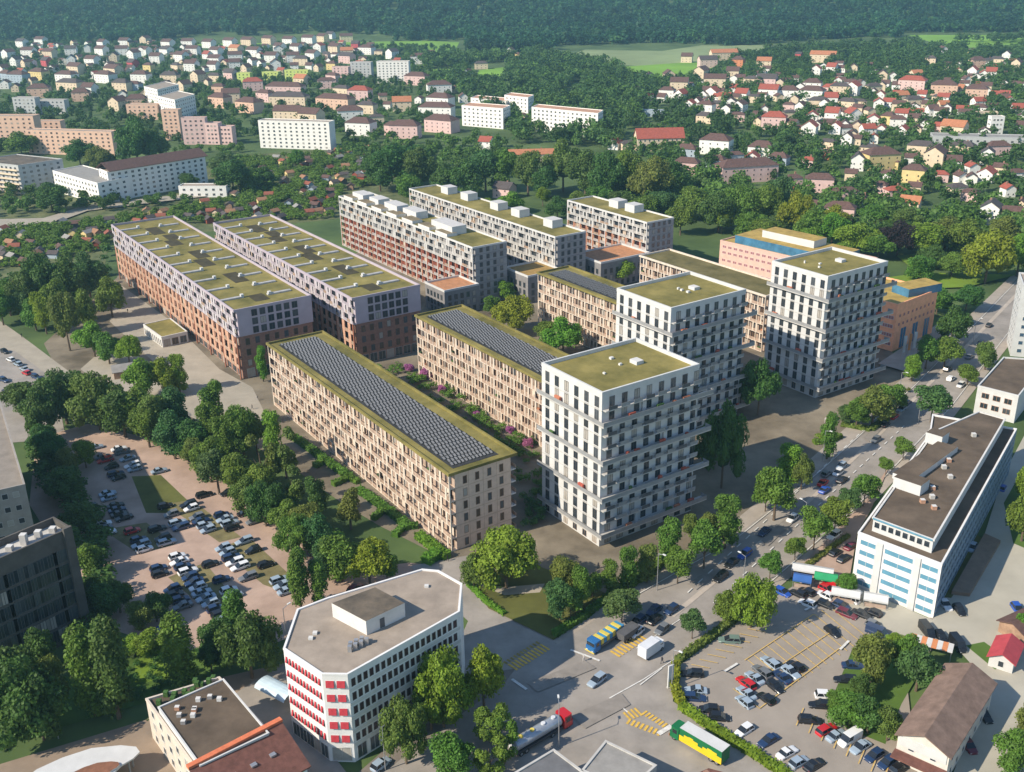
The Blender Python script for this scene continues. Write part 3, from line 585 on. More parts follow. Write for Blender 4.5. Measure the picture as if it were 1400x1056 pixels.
# curved white canopy, bottom edge
cpts = [G(x, y, 4.0).to_2d() for x, y in ((20, 1075), (50, 1052), (85, 1036), (125, 1023), (165, 1019), (186, 1021), (191, 1028), (182, 1037), (165, 1047), (152, 1060), (150, 1078))]; cc = sum(cpts, Vector((0, 0)))/len(cpts)
t = thing('curved_canopy', 'curved white flat canopy beside the lower road', 'canopy', (cc.x, cc.y, 0)); ob('canopy_roof', MB().prism([tuple(q-cc) for q in cpts], 3.7, 4.0).mesh('canopy_roof', white), t)
ip = [((q-cc)*.45+Vector((1.2, -2.0))) for q in cpts]; ob('roof_planter', MB().prism([tuple(q) for q in ip], 4.002, 4.35, 0, 1).mesh('roof_planter', [white, M('planter_brown', (.22, .10, .06), .9, .2, 1)]), t)
for q in cpts[1:9:2]: d_ = (q-cc)*.85; ob('post', MB().tube((d_.x, d_.y, 0), (d_.x, d_.y, 3.7), .15, .15).mesh('post', metal), t)
# blue and white bus shelter roof behind the office
c = G(380, 957); t = thing('glass_canopy', 'pale blue curved canopy beside the red awning office', 'canopy', (c.x, c.y, 0), R(-35))
b = MB()
for i in range(8):
    a0, a1 = math.pi*i/8, math.pi*(i+1)/8; b.quad((-4, 2*math.cos(a0), 2.4+math.sin(a0)), (4, 2*math.cos(a0), 2.4+math.sin(a0)), (4, 2*math.cos(a1), 2.4+math.sin(a1)), (-4, 2*math.cos(a1), 2.4+math.sin(a1)))
ob('canopy_roof', b.mesh('canopy_roof', M('pale_blue_sheet', (.50, .62, .70), .4, .1, .5)), t)
for x in (-3.5, 3.5): ob('post', MB().tube((x, 0, 0), (x, 0, 3.3), .1, .1).mesh('post', metal), t)
# ---------------------------------------------------------------- ground, hill, roads, yards
def hill(x, y):
    t = max(0.0, y-1900-60*math.sin(x/420.0)); return 112*(1-math.exp(-(0.17*t*(1-math.exp(-t/260.0)))/112.0))+ (6*math.sin(x/170.0+y/230.0)*min(1, t/300))
def ground_mesh():
    xs = [-3200+160*i for i in range(41)]; ys = [-300, 300, 900, 1400]+[1500+60*i for i in range(42)]
    V = [(x, y, hill(x, y)) for y in ys for x in xs]; n = len(xs); F = [(j*n+i, j*n+i+1, (j+1)*n+i+1, (j+1)*n+i) for j in range(len(ys)-1) for i in range(n-1)]
    return npmesh('ground', V, F, [M('green_ground', (.050, .095, .026), .95, .3, .02, c2=(.085, .125, .038), detail=10)])
kind(ob('ground', ground_mesh()), 'structure')
LAYER = [0.0]
def sheet(name, pts, m, z=None, world=False):
    LAYER[0] += .006; zz = LAYER[0] if z is None else z
    P = [Vector((p[0], p[1], 0)) if world else G(*p) for p in pts]; P = [Vector((p.x, p.y, zz)) for p in P]
    area = sum(P[i-1].x*P[i].y-P[i].x*P[i-1].y for i in range(len(P)))
    if area < 0: P.reverse()
    me = bpy.data.meshes.new(name); me.from_pydata([tuple(p) for p in P], [], [tuple(range(len(P)))]); me.materials.append(m); me.update()
    return kind(ob(name, me), 'structure')
asphalt = M('asphalt', (.255, .228, .20), .9, .12, .12, c2=(.305, .272, .24), detail=9)
asph_l = M('worn_asphalt', (.29, .25, .21), .9, .12, .12, detail=9)
pave = M('pavement_grey', (.34, .295, .25), .9, .12, .3, detail=8)
plazam = M('plaza_gravel', (.135, .110, .078), .95, .28, .05, c2=(.215, .18, .13), detail=10)
beige = M('beige_path', (.34, .30, .24), .95, .13, .15, detail=8)
pinkg = M('pink_gravel', (.35, .245, .19), .95, .16, .08, c2=(.42, .30, .235), detail=10)
yard = M('pale_yard', (.40, .37, .30), .95, .12, .08, detail=9)
lawn = M('lawn_green', (.075, .135, .022), .95, .25, .1, detail=9)
lawn_d = M('lawn_olive', (.10, .105, .025), .95, .3, .1, detail=9)
meadow = M('bright_meadow', (.17, .32, .035), .95, .18, .012)
meadow_p = M('pale_meadow', (.22, .27, .12), .95, .2, .01)
whitep = M('white_marking', (.62, .60, .56), .8, .2, 1.5); yellowp = M('yellow_marking', (.60, .38, .07), .8, .2, 1.5)
ysoft = M('faded_yellow_marking', (.55, .37, .12), .85, .25, 1.5)
# meadows below the wood and far fields
for pts, m in (([(262, 64), (285, 52), (345, 47), (470, 50), (560, 55), (628, 58), (620, 74), (520, 66), (420, 58)], meadow), ([(655, 96), (690, 92), (690, 112), (648, 112)], meadow), ([(770, 80), (800, 68), (905, 70), (960, 62), (1060, 62), (1040, 74), (960, 84), (900, 92), (800, 86)], meadow_p),
               ([(845, 92), (960, 84), (985, 90), (960, 106), (880, 108)], meadow), ([(1240, 48), (1400, 48), (1400, 64), (1300, 66)], meadow), ([(560, 95), (640, 95), (600, 108)], meadow), ([(40, 60), (110, 56), (110, 68), (60, 70)], meadow)):
    sheet('meadow', pts, m)
gardens = M('garden_ground', (.055, .10, .030), .95, .45, .10, c2=(.12, .125, .055), detail=12)
sheet('garden_ground', [(-20, 262), (180, 270), (300, 215), (560, 195), (560, 280), (460, 300), (150, 330), (140, 380), (-20, 400)], gardens)
sheet('plaza', [(60, 470), (160, 380), (170, 350), (300, 335), (480, 350), (560, 310), (700, 300), (940, 350), (1060, 395), (1210, 470), (1252, 522), (1120, 641), (1000, 736), (850, 821), (760, 881), (668, 836), (600, 760), (520, 720), (470, 690), (400, 640), (330, 600), (250, 570), (180, 548), (90, 530)], plazam)
sheet('path', [(-20, 425), (30, 460), (90, 505), (140, 540), (60, 545), (-20, 478)], beige)
sheet('path', [(110, 505), (150, 470), (215, 500), (300, 560), (350, 545), (375, 600), (320, 600), (240, 560), (160, 545)], beige)
sheet('path', [(150, 440), (165, 390), (235, 440), (300, 505), (345, 530), (362, 565), (300, 560), (215, 500)], beige)
sheet('car_park', [(-40, 470), (20, 480), (75, 520), (90, 600), (-40, 610)], asphalt)
sheet('parking_lot', [(50, 600), (120, 580), (205, 600), (300, 655), (400, 735), (470, 780), (560, 770), (610, 775), (500, 800), (400, 870), (330, 900), (240, 890), (150, 860), (90, 770), (40, 690)], pinkg)
sheet('lawn', [(180, 652), (220, 650), (262, 690), (230, 702), (200, 702)], lawn_d)
for pts in ([(225, 690), (262, 684), (330, 735), (300, 742)], [(300, 750), (340, 735), (400, 790), (395, 812), (360, 800)], [(140, 725), (200, 715), (240, 745), (190, 758)], [(230, 790), (280, 770), (330, 830), (300, 850)]):
    sheet('lawn', pts, M('parking_turf', (.17, .145, .065), .95, .3, .3, detail=9))
# roads
sheet('road', [(480, 1075), (560, 1030), (640, 850), (560, 775), (640, 760), (690, 812), (760, 881), (850, 821), (1000, 736), (1120, 641), (1250, 523), (1330, 440), (1395, 378), (1440, 390), (1402, 432), (1300, 566), (1170, 705), (1012, 842), (922, 905), (920, 960), (1000, 1010), (1085, 1075), (900, 1110)], asphalt)
sheet('pavement', [(763, 882), (852, 822), (1002, 737), (1122, 642), (1252, 524), (1392, 380), (1384, 376), (1240, 512), (1108, 628), (985, 728), (838, 812), (740, 868)], pave)
sheet('pavement', [(918, 898), (1010, 836), (1170, 698), (1300, 558), (1404, 424), (1414, 428), (1306, 568), (1176, 708), (1014, 848), (926, 908), (932, 955), (920, 950)], pave)
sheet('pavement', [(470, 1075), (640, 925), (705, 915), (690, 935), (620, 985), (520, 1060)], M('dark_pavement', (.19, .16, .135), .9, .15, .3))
sheet('path', [(-20, 1052), (200, 985), (210, 1010), (150, 1022), (-20, 1080)], M('brown_path', (.27, .205, .15), .95, .12, .2))
sheet('path', [(200, 985), (290, 930), (400, 905), (395, 930), (300, 960)], M('brown_path'))
sheet('verge', [(-20, 1025), (190, 965), (330, 905), (330, 880), (180, 900), (-20, 960)], lawn)
sheet('road', [(318, 952), (350, 930), (395, 908), (402, 965), (490, 1078), (415, 1078), (372, 1000)], asphalt)
sheet('path', [(150, 1022), (205, 985), (300, 1078), (130, 1078)], M('brown_path'))
sheet('lawn', [(185, 905), (215, 890), (236, 905), (228, 930), (185, 935)], M('bright_lawn', (.14, .22, .02), .95, .15, .1))
sheet('median', [(915, 842), (1000, 773), (1100, 688), (1200, 593), (1300, 493), (1392, 398), (1396, 400), (1303, 496), (1203, 597), (1103, 692), (1003, 778), (922, 845)], M('kerb_stone', (.42, .36, .30), .85, .12, .3))
def band(name, p, q, wd, m, z=None):
    a, b = G(*p), G(*q); d = (b-a).normalized(); n = Vector((-d.y, d.x, 0))*wd/2
    return sheet(name, [tuple((a+n)[:2]), tuple((b+n)[:2]), tuple((b-n)[:2]), tuple((a-n)[:2])], m, z, True)
def dashes(name, p, q, n, wd, m, along=.55):
    a, b = G(*p), G(*q)
    LAYER[0] += .006; z = LAYER[0]; B = MB(); d = (b-a); k = d.normalized(); pn = Vector((-k.y, k.x, 0))*wd/2
    for i in range(n):
        s, e = a+d*(i/n), a+d*((i+along)/n)
        B.quad(*[(v.x, v.y, z) for v in (s-pn, e-pn, e+pn, s+pn)])
    return kind(ob(name, B.mesh(name, m)), 'structure')
dashes('crossing_marking', (700, 914), (748, 884), 11, 2.6, yellowp); dashes('crossing_marking', (690, 908), (738, 878), 11, 1.0, M('dim_yellow', (.30, .22, .06), .85, .3, 1))
dashes('crossing_marking', (858, 987), (906, 1005), 8, 1.6, yellowp); dashes('crossing_marking', (856, 981), (876, 973), 4, 2.4, yellowp); dashes('crossing_marking', (880, 975), (912, 995), 7, 1.4, yellowp)
dashes('crossing_marking', (840, 896), (880, 870), 9, 2.6, yellowp)
for p, q, wd in (((833, 956), (880, 930), .25), ((880, 930), (1010, 845), .2), ((835, 955), (858, 975), .25), ((700, 930), (720, 944), .6), ((900, 1005), (918, 994), 1.0), ((700, 1030), (740, 1002), .3), ((870, 888), (930, 848), .2), ((905, 915), (875, 938), .25), ((780, 890), (820, 905), .5), ((960, 800), (990, 776), .2)):
    band('road_marking', p, q, wd, whitep)
for a_ in ([(720, 935), (800, 905), (815, 915), (735, 948)], [(780, 980), (850, 950), (862, 965), (800, 998)], [(1040, 740), (1100, 688), (1108, 694), (1050, 748)], [(940, 800), (990, 766), (1000, 772), (952, 808)], [(1180, 600), (1230, 553), (1236, 558), (1188, 606)]): sheet('asphalt_patch', a_, M('asphalt_patch', (.238, .212, .186), .9, .15, .4))
for a_ in ([(1060, 980), (1120, 950), (1140, 965), (1080, 1000)], [(1010, 930), (1050, 900), (1058, 906), (1018, 938)]): sheet('asphalt_patch', a_, M('lot_patch', (.262, .226, .19), .9, .15, .4))
dashes('lane_marking', (940, 812), (1210, 562), 26, .28, whitep, .45); dashes('lane_marking', (975, 826), (1240, 580), 26, .28, whitep, .45)
for p, q in (((858, 822), (1004, 740)), ((1004, 740), (1122, 645)), ((1122, 645), (1252, 527)), ((1252, 527), (1388, 388)), ((1014, 832), (1168, 697)), ((1168, 697), (1298, 560)), ((1298, 560), (1400, 428))): band('road_marking', p, q, .2, whitep)
# south corner lawn, lot, yard
sheet('lawn', [(640, 792), (668, 834), (757, 877), (838, 818), (800, 800), (720, 770)], lawn_d)
sheet('path', [(650, 800), (690, 805), (745, 800), (738, 812), (690, 816)], beige)
sheet('parking_lot', [(928, 965), (925, 915), (1008, 850), (1090, 800), (1160, 835), (1300, 850), (1240, 940), (1255, 1075), (1090, 1075)], asph_l)
sheet('yard', [(1150, 812), (1165, 802), (1275, 850), (1300, 800), (1345, 735), (1372, 650), (1420, 560), (1440, 560), (1440, 1100), (1290, 1100), (1345, 930), (1300, 880), (1230, 870), (1160, 840)], yard)
sheet('car_park', [(1080, 790), (1180, 690), (1215, 640), (1190, 700), (1172, 730), (1160, 800), (1140, 830)], pinkg)
sheet('garden_lawn', [(1165, 890), (1260, 870), (1255, 925), (1232, 965), (1210, 1020), (1160, 1000), (1130, 975)], lawn)
sheet('verge', [(1330, 730), (1352, 745), (1300, 820), (1285, 818)], lawn_d)
sheet('verge', [(1345, 880), (1380, 905), (1360, 918), (1320, 885)], lawn)
sheet('lawn', [(1372, 690), (1400, 640), (1420, 640), (1420, 760), (1385, 745)], lawn)
for k in range(13):                                   # bay lines of the right hand lot
    p0 = (1020+k*9.3, 903-k*6.0); band('bay_marking', p0, (p0[0]+27, p0[1]+22), .19, ysoft)
    p1 = (p0[0]+27, p0[1]+22); band('bay_marking', p1, (p1[0]+27, p1[1]+22), .19, ysoft)
band('bay_marking', (1018, 906), (1112, 843), .19, ysoft); band('bay_marking', (1045, 927), (1147, 860), .19, ysoft); band('bay_marking', (1038, 972), (1147, 890), .2, ysoft); band('bay_marking', (1002, 945), (1038, 972), .2, ysoft)
for k in range(8): band('bay_marking', (945+k*11, 912-k*7.0), (970+k*11, 917-k*7.0), .19, ysoft)
for k in range(9): band('bay_marking', (1098+k*17, 972+k*10.5), (1088+k*17, 996+k*10.5), .19, ysoft)
for p, q in (((990, 922), (1008, 911)), ((1148, 892), (1160, 880)), ((1100, 838), (1112, 832))): band('arrow_marking', p, q, .5, whitep)
# north fields and lanes
sheet('road', [(-20, 302), (60, 300), (120, 282), (300, 262), (300, 268), (120, 290), (60, 312), (-20, 318)], beige)
sheet('lawn', [(1190, 385), (1260, 375), (1390, 378), (1320, 395), (1240, 398)], M('bright_lawn')); sheet('lawn', [(1225, 352), (1300, 345), (1330, 365), (1250, 372)], M('bright_lawn'))
sheet('yard', [(1200, 500), (1290, 440), (1300, 450), (1235, 510)], pave)
sheet('lawn', [(1000, 330), (1080, 320), (1200, 330), (1180, 350), (1060, 345)], lawn)
# ---------------------------------------------------------------- trees
def crown_np(rng, lobes, n, size, flat=.75, core=True):
    cs = np.array([l[:3] for l in lobes]); rs = np.array([l[3] for l in lobes]); zs = np.array([(l[4] if len(l) > 4 else 1.0) for l in lobes])
    pr = rs**2*zs; pr = pr/pr.sum(); k = rng.choice(len(lobes), n*2, p=pr)
    d = rng.normal(size=(n*2, 3)); d /= np.linalg.norm(d, axis=1)[:, None]
    d[:, 2] = np.where(d[:, 2] < -.35, -d[:, 2], d[:, 2])
    rr = rs[k]*rng.uniform(.72, 1.10, n*2); P = cs[k]+d*rr[:, None]*np.stack([np.ones_like(rr), np.ones_like(rr), zs[k]], 1)
    q = (P[:, None, :]-cs[None])/np.stack([rs, rs, rs*zs], 1)[None]; inside = (np.linalg.norm(q, axis=2) < .66).any(1)
    sel = np.where(~inside)[0][:n]; P = P[sel]; d = d[sel]; n = len(sel)
    nr = d*flat+rng.normal(size=(n, 3))*.55; nr[:, 2] += .25; nr /= np.linalg.norm(nr, axis=1)[:, None]
    a = np.cross(nr, rng.normal(size=(n, 3))); a /= np.linalg.norm(a, axis=1)[:, None]; b = np.cross(nr, a)
    s = (size*rng.uniform(.55, 1.25, n))[:, None]
    V = np.stack([P-a*s, P-b*s*.75, P+a*s, P+b*s*.75], 1).reshape(-1, 3); F = np.arange(n*4).reshape(n, 4)
    if core:
        th = np.linspace(0, 2*np.pi, 9)[:-1]; ph = np.linspace(0, np.pi, 6)
        for l, z in list(zip(lobes, zs))[:None if core is True else core]:
            i0 = len(V); g = np.array([[math.sin(p)*math.cos(t), math.sin(p)*math.sin(t), math.cos(p)] for p in ph for t in th])*(l[3]*.62)*rng.uniform(.85, 1.1, (48, 1)); g[:, 2] *= z
            V = np.vstack([V, g+np.array(l[:3])]); F = np.vstack([F, np.array([[i0+i*8+j, i0+(i+1)*8+j, i0+(i+1)*8+(j+1) % 8, i0+i*8+(j+1) % 8] for i in range(5) for j in range(8)])])
    return V.astype(np.float32), F.astype(np.int32)
def lobes_for(shape, rng):                           # crowns of unit height 10 m, foot at z = 0
    L = []
    if shape == 'round':
        L.append((0, 0, 5.6, 2.9))
        for i in range(9): a = rng.uniform(0, 6.28); h = rng.uniform(3.4, 8.2); r_ = 2.6*math.sqrt(max(.12, 1-((h-5.6)/3.4)**2)); L.append((r_*math.cos(a), r_*math.sin(a), h, rng.uniform(1.3, 2.0)))
        L.append((.2, .1, 8.2, 1.7))
    elif shape == 'broad':
        L.append((0, 0, 5.2, 3.3))
        for i in range(13): a = 6.28*i/13+rng.uniform(-.3, .3); h = rng.uniform(3.0, 7.4); r_ = 3.9*math.sqrt(max(.15, 1-((h-4.8)/3.6)**2)); L.append((r_*math.cos(a), r_*math.sin(a), h, rng.uniform(1.4, 2.2)))
        L.append((.5, .3, 8.0, 1.9))
    elif shape == 'oval':
        L.append((0, 0, 5, 1.8, 1.8))
        for i in range(11): h = rng.uniform(2.4, 8.9); r_ = 1.35*math.sqrt(max(.05, 1-((h-5.2)/4.4)**2)); a = rng.uniform(0, 6.28); L.append((r_*math.cos(a), r_*math.sin(a), h, rng.uniform(1.0, 1.5)))
    elif shape == 'poplar':
        L.append((0, 0, 5.2, 1.25, 3.5))
        for i in range(12): h = rng.uniform(1.6, 9.0); r_ = .75*math.sqrt(max(.05, 1-((h-5)/4.9)**2)); a = rng.uniform(0, 6.28); L.append((r_*math.cos(a), r_*math.sin(a), h, rng.uniform(.6, .9), 1.5))
    elif shape == 'small':
        L.append((0, 0, 6.2, 2.7))
        for i in range(7): a = rng.uniform(0, 6.28); h = rng.uniform(4.4, 8.2); L.append((1.9*math.cos(a), 1.9*math.sin(a), h, rng.uniform(1.2, 1.8)))
    elif shape == 'airy':
        for i in range(13): a = rng.uniform(0, 6.28); h = rng.uniform(3.0, 9.0); r_ = 2.5*math.sqrt(max(.1, 1-((h-5.6)/4.0)**2)); L.append((r_*math.cos(a), r_*math.sin(a), h, rng.uniform(.8, 1.4)))
    return L
LM = {'mid': leafmat('leaf_mid_green', (.118, .212, .030)), 'dark': leafmat('leaf_dark_green', (.072, .148, .030)), 'lit': leafmat('leaf_fresh_green', (.150, .280, .028)),
      'olive': leafmat('leaf_olive', (.145, .195, .038)), 'yellow': leafmat('leaf_yellow_green', (.195, .265, .022)), 'blue': leafmat('leaf_blue_green', (.080, .160, .045)), 'purple': leafmat('leaf_purple', (.030, .020, .022))}
bark = M('bark', (.13, .095, .065), .9, .3, 2.0)
rng = np.random.default_rng(5)
SHAPES = {}
WID = {'round': 8.0, 'broad': 11.0, 'oval': 5.0, 'poplar': 3.8, 'small': 7.4, 'airy': 7.4}
for shp, nv, nl, ls in (('round', 5, 3600, .235), ('broad', 4, 5200, .235), ('oval', 4, 3000, .19), ('poplar', 3, 3200, .15), ('small', 4, 2600, .25), ('airy', 4, 2200, .24)):
    SHAPES[shp] = [crown_np(rng, lobes_for(shp, rng), nl, ls, core=shp != 'airy' or True) for _ in range(nv)]
for k_, L_ in SHAPES.items(): WID[k_] = float(np.mean([np.percentile(np.abs(V[:, :2]), 98)*2 for V, F in L_]))*1.1
CM = {}
def crown_mesh(shp, v, col):
    k = (shp, v, col)
    if k not in CM: V, F = SHAPES[shp][v]; CM[k] = npmesh('crown', V, F, [LM[col]])
    return CM[k]
TM = {}
def trunk_mesh(shp):
    if shp not in TM:
        b = MB(); r0 = .30 if shp not in ('small', 'poplar') else .2
        b.tube((0, 0, 0), (0.05, 0, 3.2), r0, r0*.7, 7); b.tube((0.05, 0, 3.1), (.1, .1, 6.5), r0*.7, r0*.25, 6)
        for a in (0.3, 2.2, 4.3): b.tube((0.05, 0, 3.0), (1.5*math.cos(a), 1.5*math.sin(a), 5.2), r0*.45, r0*.15, 5)
        TM[shp] = b.mesh('trunk', bark)
    return TM[shp]
TONE = {'mid': 'green', 'dark': 'dark green', 'lit': 'fresh green', 'olive': 'olive green', 'yellow': 'yellow green', 'blue': 'bluish green', 'purple': 'dark purple'}
FORM = {'round': 'round tree', 'broad': 'broad tree', 'oval': 'narrow tree', 'poplar': 'columnar poplar', 'small': 'small tree', 'airy': 'loose tree'}
trng = random.Random(11); NT = [0]
def tree(px, py, ytop, wpx, shp, col, zone, per=16, group=None):
    P = G(px, py); h = max(2.5, height_for(P, ytop)); wd = wpx*pxm(P); s = h/9.9
    sx = wd/WID[shp]*(.96 if zone == 'car park tree belt' else 1)
    t = thing('poplar_tree' if shp == 'poplar' else 'tree', '', 'tree', (P.x, P.y, 0), trng.uniform(0, 6.28), group or ('trees: '+zone))
    for nm, me in (('crown', crown_mesh(shp, trng.randrange(len(SHAPES[shp])), col)), ('trunk', trunk_mesh(shp))):
        o = ob(nm, me, t, (0, 0, -1.0*s if nm == 'crown' and shp != 'small' else 0)); o.scale = (sx, sx, s*1.11 if shp != 'small' else s) if nm == 'crown' else (min(sx, s), min(sx, s), s)
    enrol((zone, per), px, py, t, f"{TONE[col]} {FORM[shp]}"); NT[0] += 1
    return t
K = {'r': ('round', 'mid'), 'R': ('round', 'dark'), 'l': ('round', 'lit'), 'b': ('broad', 'mid'), 'B': ('broad', 'dark'), 'L': ('broad', 'lit'), 't': ('oval', 'mid'), 'T': ('oval', 'dark'), 'u': ('oval', 'lit'), 'p': ('poplar', 'mid'), 'P': ('poplar', 'dark'),
     's': ('small', 'mid'), 'S': ('small', 'blue'), 'o': ('round', 'olive'), 'O': ('broad', 'olive'), 'y': ('round', 'yellow'), 'Y': ('broad', 'yellow'), 'a': ('airy', 'olive'), 'A': ('airy', 'mid'), 'q': ('round', 'blue'), 'v': ('broad', 'purple'), 'g': ('oval', 'olive')}
def trees(zone, txt, per=16):
    for e in txt.split():
        x, y, yt, wd, k = e.split(','); tree(float(x), float(y), float(yt), float(wd), *K[k], zone, per)
trees('western path tree belt', '15,432,382,36,r 40,434,372,42,R 66,428,345,52,B 100,425,347,50,R 124,408,345,46,q 82,444,385,36,r 50,452,408,28,t 64,457,400,30,y 96,480,400,36,o 120,458,395,34,r 154,434,378,38,r 130,488,440,44,l 150,498,455,36,r 178,502,460,34,y 30,440,400,30,q 5,445,395,30,r 200,445,405,1,t'.replace(' 200,445,405,1,t', ''))
trees('gravel yard tree belt', '198,545,490,46,l 226,540,490,42,y 246,538,486,26,u 295,592,514,32,t 92,580,505,74,B 138,588,508,74,O 60,600,530,46,R 172,598,535,60,R 30,568,525,50,R 196,594,530,56,r 214,606,540,46,o 240,596,535,50,q 290,604,552,40,r 205,612,558,46,r 240,628,562,56,q 265,632,575,50,R 312,616,572,38,o')
trees('car park tree belt', '270,644,600,46,o 290,660,604,52,r 312,632,570,44,r 334,628,556,44,r 352,622,566,40,o 300,676,615,50,q 330,684,622,50,r 356,694,636,54,r 360,664,596,46,a 392,654,588,44,a 378,636,562,30,u 340,704,652,44,o 364,720,658,54,B 402,694,640,40,a 396,734,684,48,r 420,742,692,48,o 406,764,704,56,b 440,764,704,50,q 435,708,648,30,T 480,724,666,34,g 468,795,735,64,r 506,802,742,64,y 450,794,738,46,q 530,800,756,36,r 380,700,660,40,q')
trees('poplars near the office', '412,834,750,28,p 438,830,764,25,p 252,940,838,42,p 130,978,852,38,p 163,982,842,44,P 325,878,806,32,p')
trees('dark office garden', '345,928,838,84,B 300,905,850,50,R 125,792,744,38,r 150,850,800,44,R 195,862,824,38,o 165,838,795,40,R 205,898,866,44,l 185,895,868,34,l 40,1010,905,100,B 72,975,900,50,O 20,975,890,70,R 215,850,810,40,R 60,930,860,46,R 60,1012,950,60,B 130,838,790,34,R 290,920,880,34,R 118,640,602,30,y 98,655,612,30,o')
trees('office wing strip', '75,640,590,44,R 90,690,640,50,R 110,730,690,46,R 60,620,580,40,R 96,760,715,44,R')
trees('red awning office pavement', '607,995,890,80,L 662,975,884,58,y 556,1045,955,62,O 618,1062,1010,64,r 676,1015,968,52,A 670,1060,1005,48,A 590,1000,940,48,r 690,1045,985,36,A')
trees('corner lawn by the crossroads', '692,806,722,94,L 648,806,758,36,o 772,818,764,46,o 766,850,796,44,q 796,836,778,36,r 780,848,800,34,s 810,818,786,30,r')
trees('north pavement of main road', '832,814,768,28,t 858,808,750,28,t 884,797,745,30,g 912,778,708,34,t 850,852,808,52,S 926,798,750,42,s 962,778,714,44,s 990,750,680,40,t 966,748,702,34,o 1058,712,642,58,r 1078,664,608,34,u 1095,670,620,28,o 1046,700,660,36,s 1130,628,566,26,t 945,745,705,30,o', 20)
trees('court between the towers', '986,668,548,60,B 965,640,580,44,R 1036,568,490,52,B 1012,560,510,36,R')
trees('bed below far tower', '1192,584,528,52,o 1170,586,546,38,r 1214,572,524,36,s 1158,580,556,28,q 1225,560,530,26,r')
trees('south side of main road', '1272,578,526,48,S 1234,630,599,26,s 1210,652,626,22,s 1180,694,646,38,s 1160,706,668,32,S 1140,730,682,40,s 1112,752,698,44,s 1086,768,734,28,s 1052,792,756,32,s 1026,860,786,62,L 992,852,808,38,r 946,874,838,36,S 1008,850,818,30,r 1155,812,785,28,r', 20)
trees('upper main road', '1322,528,500,30,r 1346,506,468,30,o 1290,505,462,40,r 1265,505,462,34,r 1300,470,418,40,R 1246,522,484,22,u 1320,425,390,40,R 1280,430,395,44,r 1395,360,320,40,r')
trees('leafy garden by the barn', '1190,935,866,52,o 1238,925,868,44,r 1252,945,886,56,q 1160,995,950,56,r 1185,1005,955,46,R 1212,1015,972,40,o 1145,975,945,36,r 1175,960,925,34,R 1222,890,868,32,l')
trees('east of gravel drive', '1396,742,668,46,r 1384,1058,1000,52,r 1410,1010,960,40,o 1405,700,640,40,l 1398,870,840,26,l')
trees('courts between apartment blocks', '702,456,405,58,Y 692,412,382,24,u 770,486,434,60,L 515,487,438,28,u 360,522,474,18,u 600,412,398,22,r 852,388,354,34,l 745,470,440,34,r 672,430,405,26,r')
trees('park behind apartment blocks', '545,258,196,86,B 520,262,212,46,R 576,262,202,48,R 610,268,222,44,R 640,272,220,50,R 664,262,205,46,q 690,262,206,42,r 722,268,208,42,o 746,272,228,36,R 770,262,190,58,O 800,272,204,54,R 830,276,206,56,B 856,274,206,50,r 890,284,214,60,O 916,272,220,42,R 700,292,262,36,l 742,282,256,22,y 640,292,262,40,r 820,290,256,44,r 660,300,272,30,l 620,296,258,40,r 930,322,282,44,r 762,300,268,34,R 850,296,262,44,R 880,306,270,46,r 560,275,240,40,r 905,300,262,44,q 790,292,262,36,r 600,290,250,36,q', 20)
trees('wood by orange office', '950,302,256,62,b 982,318,262,60,B 1012,316,254,60,b 1042,316,252,58,b 1062,296,244,46,q 986,320,284,32,y 1085,326,262,48,Y 1112,336,284,50,r 1136,340,292,44,l 1098,305,270,40,r 1226,350,302,54,v 1170,350,304,62,L 1262,352,306,52,l 1346,388,314,66,Y 1390,378,320,50,l 1292,340,296,50,o 1140,320,280,36,y 1200,356,322,44,r 1320,352,300,50,r 1370,340,296,44,o 1240,320,285,40,o 1190,310,280,36,r 1300,380,345,44,r 1065,322,288,44,q 1025,330,290,44,r 1045,335,300,44,r 1150,365,335,44,l 1110,345,312,38,l 1255,385,350,40,r 1275,368,335,40,R', 20)
trees('trees around western blocks', '72,290,250,44,R 190,232,160,56,B 215,225,178,40,R 320,265,220,50,R 344,262,232,36,r 110,225,190,40,R 30,212,180,40,r 140,235,200,40,O 305,240,210,36,q 405,232,205,24,r 260,262,238,30,R 365,258,228,30,R')
# ---------------------------------------------------------------- far housing
HW = {'white': M('house_white', (.80, .77, .72), .8, .06, .4), 'cream': M('house_cream', (.70, .56, .40), .8, .08, .4), 'peach': M('house_peach', (.68, .45, .33), .8, .08, .4), 'yellow': M('house_yellow', (.70, .54, .25), .8, .08, .4), 'pink': M('house_pink', (.68, .47, .43), .8, .08, .4),
      'lime': M('house_lime', (.50, .58, .16), .8, .08, .4), 'grey': M('house_grey', (.46, .46, .45), .8, .08, .4), 'orange': M('house_orange', (.62, .24, .11), .8, .1, .4), 'red': M('house_red', (.50, .09, .10), .8, .1, .4), 'bluegrey': M('house_blue_grey', (.36, .42, .48), .8, .08, .4)}
HR = {'brown': tile_b, 'red': tile_r, 'orange': tile_o, 'dark': M('dark_roof_tile', (.085, .070, .068), .85, .2, .6)}
hr_ = random.Random(21)
HM = {}
